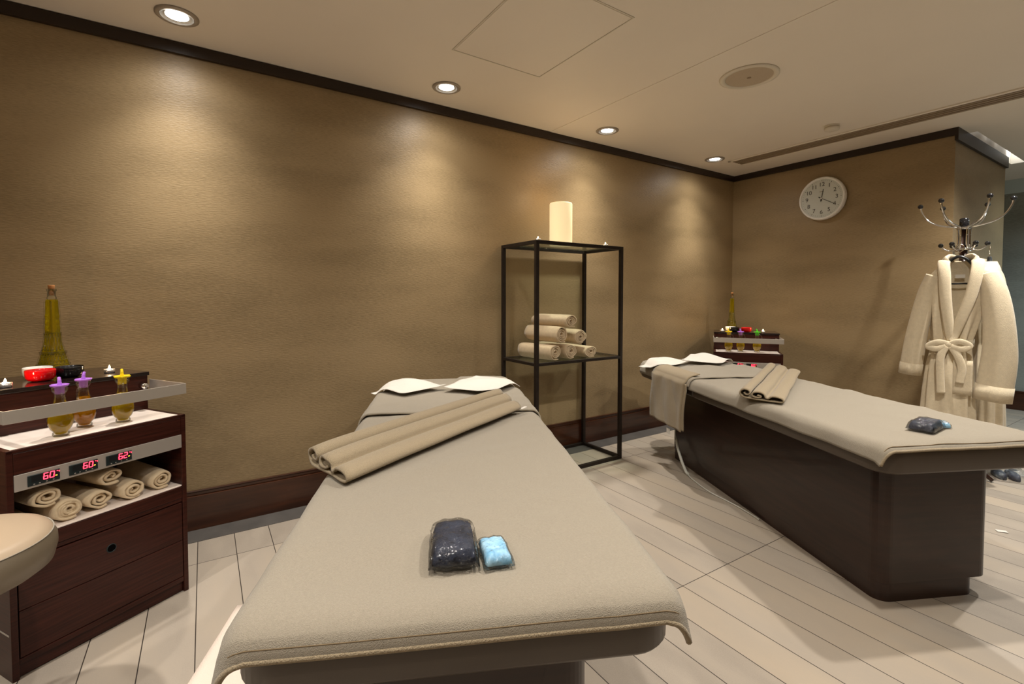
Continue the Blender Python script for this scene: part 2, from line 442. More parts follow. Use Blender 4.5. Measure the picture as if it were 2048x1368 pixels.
# local frame: face looks along -Y
e = empty('wall_clock', (-2.17, WB, 2.172), 0, 'round white wall clock with black numerals on the back wall', 'clock')
RY = Matrix.Rotation(PI/2, 3, 'X')
MB().lathe([(.172, .004), (.196, .002), (.2, .02), (.198, .042), (.19, .053), (.182, .051), (.178, .041), (.170, .03)], 64, rot=RY, close=True).build('rim', M_clockw, e, smooth=True)
MB().lathe([(0, .041), (.179, .041)], 64, rot=RY).build('face', M_face, e)
for k in range(1, 13):
    a = math.radians(90-30*k); mb = MB()
    text_mesh(str(k), .052, Matrix.Translation((.128*math.cos(a), -.0417, .128*math.sin(a))) @ Matrix.Rotation(PI/2, 4, 'X'), mb)
    mb.build('numeral', M_ink, e)
mb = MB()
for k in range(60):
    a = 2*PI*k/60; big = k % 5 == 0
    mb.box((.163*math.sin(a), -.0417, .163*math.cos(a)), (.004 if big else .0016, .001, .010 if big else .006), Matrix.Rotation(a, 3, 'Y'))
mb.build('minute_marks', M_ink, e)
def hand(name, ang, l, w, y):
    mb = MB(); a = math.radians(ang); R = Matrix.Rotation(a, 3, 'Y')
    mb.box(R @ Vector((0, y, l/2-.015)), (w, .0015, l+.03), R)
    mb.box(R @ Vector((0, y, -.012)), (w*2.2, .0016, .024), R)
    return mb.build(name, M_blackp, e)
MB().box((0, -.0416, .062), (.034, .0008, .004)).build('maker_mark', M_vent, e)
hand('hour_hand', 10, .085, .005, -.044); hand('minute_hand', 120, .125, .004, -.047)
MB().lathe([(.007, .041), (.007, .050), (0, .051)], 16, rot=RY).build('hub', M_clockw, e, smooth=True)

# ------------------------------------------------------------------ towels
def roll_mesh(mb, L, r, turns=3.0, squash=1.0, t=.0075, seed=0, ell=1.0, wob=.15, tail=0):
    """a towel rolled about the Y axis: a spiral sheet with thickness, axis along Y from 0 to L, centre at x=0, z=r*squash"""
    n = int(turns*30)
    path = []
    for i in range(n+1):
        th = 2*PI*turns*i/n
        rr = r - t*.5 - (r-t*.9)*.86*(i/n)
        rr *= 1 + wob*nz(math.cos(th)*1.3+seed*7, math.sin(th)*1.3, i/n*2)
        path.append(Vector((rr*ell*math.cos(-th-PI*.35), rr*squash*math.sin(-th-PI*.35))))
    ny = 12
    def ring(k):
        y = L*k/(ny-1)
        pts = []
        outer, inner = [], []
        for i, p in enumerate(path):
            q = path[min(i+1, n)] - path[max(i-1, 0)]
            nn = Vector((-q.y, q.x)).normalized()
            w = 1+.03*nz(p.x*30+seed, y*7, p.y*30)
            off = 0
            if k == 0: off = .008*nz(i*.09+seed*3, .3, 1.7)+.006*(i/n)
            if k == ny-1: off = .008*nz(i*.09+seed*5, 2.3, 3.7)
            e2 = 1-.05*(2*k/(ny-1)-1)**8
            yy = y+off
            a = p+nn*t*.5; b = p-nn*t*.5
            outer.append((a.x*w*e2, yy, a.y*w*e2)); inner.append((b.x*w*e2, yy, b.y*w*e2))
        return outer + inner[::-1]
    rings = [ring(k) for k in range(ny)]
    zmin = min(p[2] for R in rings for p in R)
    rings = [[(p[0], p[1], p[2]-zmin) for p in R] for R in rings]
    V = [[mb.bm.verts.new(p) for p in R] for R in rings]
    m = len(V[0])
    for A, B in zip(V, V[1:]):
        for i in range(m):
            j = (i+1) % m
            mb.bm.faces.new((A[i], A[j], B[j], B[i]))
    h = n+1
    for A in (V[0], V[-1]):
        for i in range(n):
            mb.bm.faces.new((A[i], A[i+1], A[m-2-i], A[m-1-i]))
    return mb

def folded_long(mb, L, seed=0, sc=1.0):
    """towel folded into three soft ridges, ridges along X; section in (y, z)"""
    P = [(.150, .036), (.128, .026), (.142, .0185), (.176, .022), (.180, .042), (.158, .055), (.128, .055), (.107, .044), (.098, .024), (.082, .022), (.066, .036), (.034, .040), (.008, .032), (.0, .017),
         (.014, .0065), (.07, .0048), (.13, .0048), (.19, .0048), (.232, .0085), (.254, .026), (.252, .050), (.230, .066), (.206, .062), (.195, .046), (.204, .030), (.222, .030), (.230, .042)]
    path = spline([(p[0]*sc, p[1]*sc, 0) for p in P], 6)
    n = len(path)-1; t = .0085*sc
    nl = 44
    rings = []
    for k in range(nl):
        x = L*k/(nl-1); u = k/(nl-1)
        out, inn = [], []
        edge = 1-.10*(2*u-1)**10
        for i, p in enumerate(path):
            q = path[min(i+1, n)]-path[max(i-1, 0)]
            nn = Vector((-q.y, q.x, 0)).normalized()
            w = .004*nz(x*4+seed, p.x*9, 2.2)
            xo = (.006*nz(i*.1, seed*2.1, 5) if k in (0, nl-1) else 0)
            hz = (1-.18*u)
            for lst, sg in ((out, .5), (inn, -.5)):
                a = p+nn*t*sg
                lst.append((x+xo+(.06+.13*u)*a.x/.25, (a.x+w+.008*math.sin(u*2.4+seed)), max(a.y*hz*edge, .0004)))
        rings.append(out+inn[::-1])
    V = [[mb.bm.verts.new(p) for p in R] for R in rings]
    m = len(V[0])
    for A, B in zip(V, V[1:]):
        for i in range(m):
            j = (i+1) % m
            mb.bm.faces.new((A[i], A[j], B[j], B[i]))
    for A in (V[0], V[-1]):
        for i in range(n):
            mb.bm.faces.new((A[i], A[i+1], A[m-2-i], A[m-1-i]))
    return mb

# ------------------------------------------------------------------ shelf stand
SX0, SX1, SY0, SY1, SZ, SM = -3.052, -2.612, 1.935, 2.765, 1.636, .80
T = .026
e = empty('shelf_stand', ((SX0+SX1)/2, (SY0+SY1)/2, 0), 0, 'tall open black metal shelf stand with glass shelves against the left wall', 'shelf')
cx, cy = (SX0+SX1)/2, (SY0+SY1)/2
for x in (SX0+T/2, SX1-T/2):
    for y in (SY0+T/2, SY1-T/2):
        MB().box2((x-T/2-cx, y-T/2-cy, 0), (x+T/2-cx, y+T/2-cy, SZ)).build('post', M_blackm, e, bevel=.002)
for z, th in ((0, .024), (SM-.02, .02), (SZ-.024, .024)):
    mb = MB(); hx, hy = (SX1-SX0)/2, (SY1-SY0)/2
    for sx in (-1, 1): mb.box2((sx*hx-sx*T, -hy+T+.0005, z), (sx*hx, hy-T-.0005, z+th))
    for sy in (-1, 1): mb.box2((-hx+T+.0005, sy*hy-sy*T, z), (hx-T-.0005, sy*hy, z+th))
    mb.build('rail_frame', M_blackm, e, bevel=.0015)
for z in (SM-.002, SZ-.004):
    MB().box2((-hx+T+.001, -hy+T+.001, z-.004), (hx-T-.001, hy-T-.001, z+.002)).build('glass_shelf', M_glasspane, e)
SHZ = SM+.0005
# glowing candle
e = empty('pillar_candle', (-2.83, 2.325, SZ-.0015), 0, 'large glowing cream pillar candle on top of the shelf stand', 'candle')
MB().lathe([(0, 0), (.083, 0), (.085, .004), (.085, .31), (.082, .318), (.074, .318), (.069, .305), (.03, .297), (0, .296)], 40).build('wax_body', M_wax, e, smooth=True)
MB().tube([(0, 0, .296), (.001, 0, .306), (.003, 0, .312)], .0015, 6).build('wick', M_blackp, e)
l = bpy.data.lights.new('candle_glow', 'POINT'); l.energy = 1.2; l.color = (1, .7, .4); l.shadow_soft_size = .05
o = bpy.data.objects.new('candle_glow', l); COL.objects.link(o); o.location = (-2.83, 2.325, 2.04)
def make_tealight():
    e = empty('tealight', (0, 0, 0), 0, 'x', 'candle', 'lit tealights')
    MB().lathe([(0, 0), (.018, 0), (.0195, .002), (.0195, .016), (.0185, .016), (.0180, .011)], 28).build('cup', M_cup, e, smooth=True)
    MB().lathe([(.018, .0125), (.008, .012), (0, .0118)], 24).build('wax', M_waxw, e, smooth=True)
    MB().lathe([(0, .0135), (.0032, .0165), (.0042, .0205), (.0026, .027), (0, .033)], 14).build('flame', M_flame, e, smooth=True)
    return e
tl0 = make_tealight()
tl_used = []
def tealight(loc, label, w=.5):
    o = tl0 if not tl_used else copy_tree(tl0)
    tl_used.append(o); o.location = loc; o['label'] = label
    l = bpy.data.lights.new('tealight_glow', 'POINT'); l.energy = w; l.color = (1, .62, .3); l.shadow_soft_size = .006
    p = bpy.data.objects.new('tealight_glow', l); COL.objects.link(p); p.location = (loc[0], loc[1], loc[2]+.05)
tealight((-2.66, 1.985, SZ-.0015), 'lit tealight on the left front corner of the shelf stand top')
tealight((-2.66, 2.62, SZ-.0015), 'lit tealight on the right front corner of the shelf stand top')
# six rolled towels, axes towards the wall
protos = []
rr = .062
def rolled(i, yc, z, rz, r, sq, label, group, turns, seed, mt, L, ell=1.0, t=.0075):
    o = roll_mesh(MB(), L, r, turns, sq, t, seed, ell).build('rolled_towel', mt, smooth=True)
    return tag(o, label, 'towel', group)
G = 'rolled towels stacked on the shelf stand'
for (y, z, r, sq, lab, sd, tn, el, dx, rz) in (
    (2.135, 0, .062, .98, 'rolled beige towel at the left of the bottom row on the shelf stand', 1, 3.2, 1.0, 0, 8),
    (2.285, 0, .058, 1.0, 'rolled beige towel in the middle of the bottom row on the shelf stand', 2, 3.6, 1.15, -.01, 2),
    (2.470, 0, .050, .9, 'rolled beige towel at the right of the bottom row on the shelf stand', 3, 3.4, 1.5, .0, 3),
    (2.190, .122, .062, 1.0, 'rolled beige towel at the left of the middle row on the shelf stand', 4, 3.2, 1.0, .0, 6),
    (2.385, .104, .058, .95, 'rolled beige towel at the right of the middle row on the shelf stand', 5, 3.8, 1.2, -.02, 3),
    (2.270, .232, .056, .86, 'topmost rolled beige towel of the pile on the shelf stand', 6, 3.0, 1.3, .01, 10)):
    o = rolled(0, y, z, 0, r, sq, lab, G, tn, sd, M_cream, .345, el)
    o.rotation_euler = (0, 0, PI/2+math.radians(rz)); o.location = (-2.645+dx, y, SHZ+z+.0015)

# ------------------------------------------------------------------ cruets, bottles, bowls
def seg7(ch):
    S = {'0': 'abcdef', '1': 'bc', '2': 'abged', '3': 'abgcd', '4': 'fgbc', '5': 'afgcd', '6': 'afgedc', '7': 'abc', '8': 'abcdefg', '9': 'abcdfg', 'C': 'afed'}
    return S[ch]
def digits_mesh(txt, w=.0105, h=.019, t=.0026):
    mb = MB(); x = 0
    for ch in txt:
        P = {'a': (0, h/2, w, t), 'g': (0, 0, w, t), 'd': (0, -h/2, w, t), 'f': (-w/2, h/4, t, h/2), 'e': (-w/2, -h/4, t, h/2), 'b': (w/2, h/4, t, h/2), 'c': (w/2, -h/4, t, h/2)}
        for k in seg7(ch):
            px, pz, sx, sz = P[k]
            mb.box((x+px+pz*.12, 0, pz), (sx, .0012, sz))
        x += w*1.55
    # degree mark
    mb.box((x-.002, 0, h*.42), (.0035, .0012, .0022)); mb.box((x+.003, 0, h*.3), (.0022, .0012, .004))
    return mb

def make_cruet(capmat, star, label, group):
    e = empty('oil_cruet', (0, 0, 0), 0, label, 'cruet', group)
    prof = [(0, .0), (.026, .0), (.03, .004), (.029, .012), (.026, .016), (.036, .026), (.0445, .045), (.0455, .06), (.041, .08), (.030, .102), (.0205, .122), (.0175, .14), (.0185, .152), (.026, .160), (.0275, .166), (.026, .172), (.0225, .175)]
    MB().lathe([(r*(.8 if z < .11 else .85), z) for r, z in prof], 36).build('glass_body', M_glass, e, smooth=True)
    pi = [(0, .008), (.020, .008), (.0245, .017), (.034, .028), (.0425, .046), (.0435, .06), (.039, .08), (.0285, .1015), (.021, .116), (0, .1165)]
    MB().lathe([(r*.8, z) for r, z in pi], 32).build('oil', M_oilamber if 'amber' in label else M_oil, e, smooth=True)
    pts = spline([(-.018, 0, .15), (-.030, 0, .153), (-.039, 0, .138), (-.037, 0, .118), (-.0262, 0, .103)], 6)
    MB().tube(pts, .0036, 10).build('handle', M_glass, e, smooth=True)
    # pourer with a flower collar
    mb = MB(); n = 40
    def R(r, z):
        return [(r*(1+(.16*math.cos(6*2*PI*i/n) if star else .05*math.cos(8*2*PI*i/n)))*math.cos(2*PI*i/n), r*(1+(.16*math.cos(6*2*PI*i/n) if star else .05*math.cos(8*2*PI*i/n)))*math.sin(2*PI*i/n), z) for i in range(n)]
    mb.loft([R(.0125, .150), R(.0135, .1745), R(.0235, .177), R(.026, .183), R(.0235, .184), R(.013, .181)])
    mb.tube(spline([(0, 0, .178), (.001, 0, .19), (.003, 0, .2), (.008, 0, .207)], 5), [.0065]*5+[.0055]*5+[.0048]*6, 14)
    mb.build('pourer', capmat, e, smooth=True)
    return e

def make_tower(label):
    """tall square tapering bottle with flared, ribbed foot"""
    e = empty('oil_bottle', (0, 0, 0), 0, label, 'bottle', 'tall corked oil bottles')
    prof = [(z, w*.74) for z, w in ((0, .062), (.02, .056), (.045, .048), (.07, .042), (.085, .0385), (.09, .0375), (.094, .0385), (.10, .034), (.13, .0285), (.17, .0245), (.22, .0225), (.27, .0215), (.31, .0205), (.318, .019))]
    def ring(z, w, n=9, rib=0.0):
        P = []
        c = [(1, -1), (1, 1), (-1, 1), (-1, -1)]
        for k in range(4):
            a = Vector(c[k]); b = Vector(c[(k+1) % 4])
            for i in range(n):
                t = i/n
                p = a.lerp(b, t)*w
                f = abs(2*t-1)**6
                p *= (1-.06*f)
                P.append((p.x, p.y, z))
        return P
    rings = []
    for k in range(len(prof)-1):
        z0, w0 = prof[k]; z1, w1 = prof[k+1]
        m = 4
        for i in range(m):
            t = i/m
            rings.append(ring(z0+(z1-z0)*t, w0+(w1-w0)*t + (.0012 if (i % 2 == 0 and z0 < .25) else 0)))
    rings.append(ring(*prof[-1]))
    MB().loft(rings).build('oil_filled_body', M_oil2, e)
    # raised glass bands and corner ribs on the foot
    mb = MB()
    for z, w in [(z, w*.74) for z, w in ((.002, .0645), (.042, .0515), (.088, .0405), (.094, .0415), (.175, .0265))]:
        for sx, sy in ((1, 0), (-1, 0), (0, 1), (0, -1)):
            mb.box((sx*w, sy*w, z), ((.004 if sx else 2*w), (.004 if sy else 2*w), .004))
    for sx in (1, -1):
        for sy in (1, -1):
            pts = [(sx*(w*.96+.001), sy*(w*.96+.001), z) for z, w in prof[:-1]]
            mb.tube(pts, .0028, 6)
    for a in range(4):
        R = Matrix.Rotation(a*PI/2, 3, 'Z')
        for z0, z1, w0, w1, n in ((.048, .086, .035, .0285, 4), (.1, .172, .0255, .0182, 3)):
            for i in range(n):
                for s in (1, -1):
                    x0 = (-1+2*i/n)*s*w0*.9; x1 = (-1+2*(i+1)/n)*s*w1*.9
                    mb.tube([R @ Vector((x0, w0+.0015, z0)), R @ Vector((x1, w1+.0015, z1))], .0014, 5)
    # arch on each side of the foot
    for a in range(4):
        R = Matrix.Rotation(a*PI/2, 3, 'Z')
        mb.tube([R @ Vector((.026*math.cos(t), .0462-.0107*math.sin(t)*.9, .004+.034*math.sin(t))) for t in lin(0, PI, 12)], .0025, 6)
    mb.build('raised_ribs', M_glass, e, smooth=True)
    MB().lathe([(.0145, .318), (.0165, .322), (.0165, .326), (.0145, .33), (.014, .352), (.017, .356), (.017, .362), (.012, .364), (.011, .33)], 24).build('neck', M_glass, e, smooth=True)
    MB().lathe([(0, .335), (.0095, .335), (.0112, .376), (.0105, .380), (0, .380)], 20).build('cork', M_cork, e, smooth=True)
    return e

def make_bowl(m, label):
    e = empty('small_bowl', (0, 0, 0), 0, label, 'bowl', 'small ceramic bowls')
    MB().lathe([(r*.84, z*.88) for r, z in ((0, .0), (.03, .0), (.044, .004), (.0525, .016), (.0545, .034), (.0545, .048), (.053, .050), (.051, .048), (.0505, .034), (.047, .018), (.036, .010), (0, .009))], 40).build('bowl_body', m, e, smooth=True)
    return e

# ------------------------------------------------------------------ tray cabinet
CW, CD, CH, CT = .556, .60, .755, .92
def make_cabinet(label, texts):
    e = empty('tray_cabinet', (0, 0, 0), 0, label, 'cabinet', 'tray cabinets with towel warmers')
    P = lambda n, a, b, m, bev=.0015: MB().box2(a, b).build(n, m, e, bevel=bev)
    P('side_panel', (0, 0, 0), (.018, CD, CH), M_wenge); P('side_panel', (CW-.018, 0, 0), (CW, CD, CH), M_wenge)
    MB().box2((-.0015, .012, .150), (-.0002, .40, .155)).build('side_strip', M_steel, e)
    P('back_panel', (.0185, CD-.012, .05), (CW-.0185, CD, CH-.01), M_wenge)
    P('kick_panel', (.0185, .012, .004), (CW-.0185, .03, .045), M_wenge)
    P('bottom_panel', (.0185, .002, .047), (CW-.0185, CD-.013, .067), M_wenge)
    # drawers
    d = MB().box2((.021, .001, .2255), (CW-.021, .02, .384)).build('drawer', M_wenge, e, bevel=.0015)
    MB().lathe([(.0165, -.0015), (.0155, .001), (.0135, .001), (.0135, -.0005)], 28, c=(.28, 0, .312), rot=Matrix.Rotation(PI/2, 3, 'X'), close=True).build('finger_hole_rim', M_bezel, d, smooth=True)
    MB().lathe([(0, .0), (.0137, .0)], 28, c=(.28, .0002, .312), rot=Matrix.Rotation(PI/2, 3, 'X')).build('hole_shade_disc', M_void, d)  # flat disc on the drawer front; its black stands in for the hole's inner shade
    MB().box2((.021, .001, .070), (CW-.021, .02, .2235)).build('drawer', M_wenge, e, bevel=.0015)
    P('ledge', (.0185, .004, .388), (CW-.0185, .3, .402), M_wenge)
    P('shelf_front', (.0185, .001, .404), (CW-.0185, .02, .452), M_wenge)
    P('warming_shelf', (.0185, .003, .4535), (CW-.0185, CD-.013, .4595), M_whiteglass)
    P('upper_rail', (.0185, .001, .6735), (CW-.0185, .02, .7435), M_wenge)
    c = P('control_strip', (.0185, -.0015, .6185), (CW-.0185, .003, .6725), M_steel, .0008)
    for x0, tx in zip((.05, .159, .268), texts):
        dsp = MB().box2((x0, -.005, .6255), (x0+.084, -.002, .6615)).build('display', M_bezel, c, bevel=.0015)
        b = MB().box2((x0+.009, -.0055, .6385), (x0+.076, -.0048, .6585)).build('screen', M_blackp, c)
        g = digits_mesh(tx); g.build('digits', M_dred, c, loc=(x0+.046, -.0062, .6485))
        MB().box((x0+.0735, -.006, .642), (.005, .001, .0022)).build('indicator_light', M_amber, c)
        mb = MB()
        for q in (.016, .03, .048, .066): mb.box((x0+q, -.0055, .6305), (.004, .001, .0024))
        mb.build('buttons', M_steel, c)
    P('counter_edge', (.0005, 0, .7445), (CW-.0005, .012, CH+.001), M_wenge)
    P('counter', (.0185, .0125, .745), (CW-.0185, CD-.001, CH-.0005), M_whiteglass)
    P('upper_box', (.004, .255, CH), (CW-.004, CD, CT-.0165), M_wenge)
    P('top_panel', (0, .248, CT-.016), (CW, CD+.001, CT), M_wengetop)
    # steel guard rail: a U-shaped band around the front
    mb = MB()
    mb.box2((-.004, -.004, .843), (CW+.004, -.0005, .886)); mb.box2((-.004, 0, .843), (-.0008, .252, .886)); mb.box2((CW+.0008, 0, .843), (CW+.004, .252, .886))
    mb.build('guard_rail', M_steel, e, bevel=.0006)
    for x in (.03, CW-.03):
        MB().lathe([(0, 0), (.012, 0), (.012, .034), (0, .034)], 20, c=(x, .2545, .862), rot=Matrix.Rotation(PI/2, 3, 'X')).build('rail_spacer', M_chrome, e, smooth=True)
    return e

cabA = make_cabinet('dark wood tray cabinet at the left with towels, red displays and steel rail', ('60', '60', '62'))
AA = math.radians(121.77)
cabA.location = (-2.157, -.5, 0); cabA.rotation_euler = (0, 0, AA)
cabB = make_cabinet('dark wood tray cabinet in the far corner behind the rear bed', ('60', '62', '60'))
AB = math.radians(34)
cabB.location = (-2.625, 3.955, 0); cabB.rotation_euler = (0, 0, AB)
def at(cab, s, d, z):
    a = cab.rotation_euler[2]; l = cab.location
    return (l[0]+s*math.cos(a)-d*math.sin(a), l[1]+s*math.sin(a)+d*math.cos(a), z)
# towels in the warming shelf of the near cabinet
G = 'rolled towels in the warming shelf'
for (s, d, z, r, sq, el, tn, sd, lab, rz) in (
    (.062, .035, 0, .036, .62, 1.15, 2.4, 11, 'flat folded cream towel at the far left bottom of the cabinet shelf', -3),
    (.170, .022, 0, .043, .92, 1.08, 4.2, 12, 'tightly wound cream towel roll second from the left at the cabinet shelf bottom', 3),
    (.265, .026, 0, .041, .88, 1.18, 2.2, 13, 'cream towel roll in the middle bottom of the cabinet shelf with an open core', 4),
    (.372, .022, 0, .0425, .86, 1.18, 2.5, 14, 'cream towel roll fourth along the cabinet shelf bottom, right of centre', 3),
    (.478, .03, 0, .0425, .95, 1.1, 2.6, 15, 'cream towel roll at the far right end of the cabinet shelf', -4),
    (.115, .03, .066, .042, .86, 1.2, 2.4, 16, 'cream towel roll on top of the pile under the first display', 2),
    (.305, .034, .076, .040, .82, 1.25, 2.0, 17, 'cream towel roll on top of the pile under the third display', 6)):
    o = rolled(0, 0, 0, 0, r, sq, lab, G, tn, sd, M_cream, .30, el, .0085)
    o.location = at(cabA, s, d, .4605+z); o.rotation_euler = (0, 0, AA+math.radians(rz))
GC = 'oil cruets on the tray cabinets'
for cab, lst in ((cabA, ((.172, .075, M_purple, 0, 'clear oil cruet with a purple pourer, nearest the left edge of the near cabinet', 200), (.272, .145, M_purple, 0, 'amber oil cruet with a purple pourer, in the middle of the near cabinet', 160), (.375, .095, M_yellow, 1, 'oil cruet with a yellow star pourer on the near cabinet', 190))),
                 (cabB, ((.125, .10, M_yellow, 1, 'oil cruet with a yellow star pourer on the far corner cabinet', 200), (.225, .11, M_purple, 1, 'oil cruet with a purple pourer on the far corner cabinet', 190), (.36, .12, M_green, 1, 'oil cruet with a green star pourer on the far corner cabinet', 200)))):
    for s, d, m, st, lab, rz in lst:
        o = make_cruet(m, st, lab, GC); o.location = at(cab, s, d, CH+.0005); o.rotation_euler = (0, 0, math.radians(rz))
for cab, items in ((cabA, (('t', .345, .545, 'tall tapering corked bottle of yellow-green oil on the near cabinet'), ('w', .262, .465, 'white bowl behind the red bowl on the near cabinet'), ('r', .235, .373, 'glossy red bowl on the near cabinet top'), ('k', .332, .385, 'glossy black bowl on the near cabinet top'))),
                   (cabB, (('t', .165, .54, 'tall tapering corked bottle of yellow-green oil in the far corner'), ('w', .150, .425, 'white bowl in front of the far corner bottle'), ('k', .180, .33, 'glossy black bowl on the far corner cabinet'), ('r', .285, .33, 'glossy red bowl on the far corner cabinet')))):
    for k, s, d, lab in items:
        o = make_tower(lab) if k == 't' else make_bowl({'w': M_cerw, 'r': M_red, 'k': M_blackg}[k], lab)
        o.location = at(cab, s, d, CT+.0005); o.rotation_euler = (0, 0, cab.rotation_euler[2]+.3)
tealight(at(cabA, .462, .365, CT+.0005), 'lit tealight at the right of the near cabinet top')
tealight(at(cabA, .112, .31, CT+.0005), 'lit tealight at the left edge of the near cabinet top')
tealight(at(cabB, .075, .31, CT+.0005), 'lit tealight left of the bowls on the far corner cabinet')
tealight(at(cabB, .425, .32, CT+.0005), 'lit tealight right of the bowls on the far corner cabinet')

# ------------------------------------------------------------------ beds
BL, BZ0, BZ1 = 2.36, .594, .7025
CR = 1.402   # seam between body and head cushions
def cushion(mb, x0, x1, w, z0, z1, rc0, rc1, re=.028):
    """upholstered slab: rounded corners in plan (rc0 near end, rc1 far end), rounded edges"""
    def outline(inset):
        P = []
        a = w/2-inset
        X0, X1 = x0+inset, x1-inset
        r0, r1 = max(rc0-inset, .004), max(rc1-inset, .004)
        for (cx, cy, r, t0) in ((X1-r1, a-r1, r1, 0), (X0+r0, a-r0, r0, 90), (X0+r0, -a+r0, r0, 180), (X1-r1, -a+r1, r1, 270)):
            for i in range(9):
                t = math.radians(t0+90*i/8)
                P.append((cx+r*math.cos(t), cy+r*math.sin(t)))
        return P
    rings = []
    for k in range(6):
        t = PI/2*k/5
        rings.append([(p[0], p[1], z0+re*.5*(1-math.sin(t))) for p in outline(re*.5*(1-math.sin(t))*1.0 if k else re*.5)])
    rings = []
    for dz, ins in ((0, .014), (.004, .006), (.012, 0)):
        rings.append([(p[0], p[1], z0+dz) for p in outline(ins)])
    for k in range(7):
        t = PI/2*k/6
        rings.append([(p[0], p[1], z1-re+re*math.sin(t)) for p in outline(re*(1-math.cos(t)))])
    mb.loft(rings)
    return mb
BEDW = {}
def make_bed(label, ang, h0, vc, pv0, pv1, px0, px1, BW):
    a = math.radians(ang)
    h = Vector((math.cos(a), math.sin(a), 0)); v = Vector((math.sin(a), -math.cos(a), 0))
    o = h*h0+v*vc
    e = empty('massage_bed', o, a, label, 'massage bed', 'massage beds')
    BEDW[e.name] = BW
    cushion(MB(), 0, CR-.010, BW, BZ0, BZ1, .085, .012).build('body_cushion', M_leather, e, smooth=True)
    cushion(MB(), CR+.010, BL, BW-.01, BZ0, BZ1, .012, .14).build('head_cushion', M_leather, e, smooth=True)
    y0, y1 = -(pv1-vc), -(pv0-vc)
    mb = MB()
    def rr(z, ins, rad=.055):
        P = []
        X0, X1, Y0, Y1 = px0+ins, px1, y0+ins, y1-ins
        for cx, cy, r, t0 in ((X1-.004, Y1-.004, .004, 0), (X0+rad, Y1-rad, rad, 90), (X0+rad, Y0+rad, rad, 180), (X1-.004, Y0+.004, .004, 270)):
            for i in range(9):
                t = math.radians(t0+90*i/8); P.append((cx+r*math.cos(t), cy+r*math.sin(t), z))
        return P
    mb.loft([rr(.078, 0), rr(BZ0-.001, 0)])
    mb.build('pedestal', M_ped, e, smooth=False, bevel=.001)
    mb = MB(); mb.loft([[(p[0], p[1]+(.05 if p[1] < (y0+y1)/2 else 0), p[2]) for p in rr(0.0, .006)], [(p[0], p[1]+(.05 if p[1] < (y0+y1)/2 else 0), p[2]) for p in rr(.0775, .006)]])
    mb.build('plinth', M_ped, e)
    return e
bed1 = make_bed('massage bed in front with a beige towel sheet, cut by the bottom of the picture', 154.5, .812, .04, -.225, .299, .12, 1.92, .785)
bed2 = make_bed('massage bed behind at the right on a dark wood pedestal', 153.87, 1.548, 1.948, 1.738, 2.262, .167, 1.97, .74)

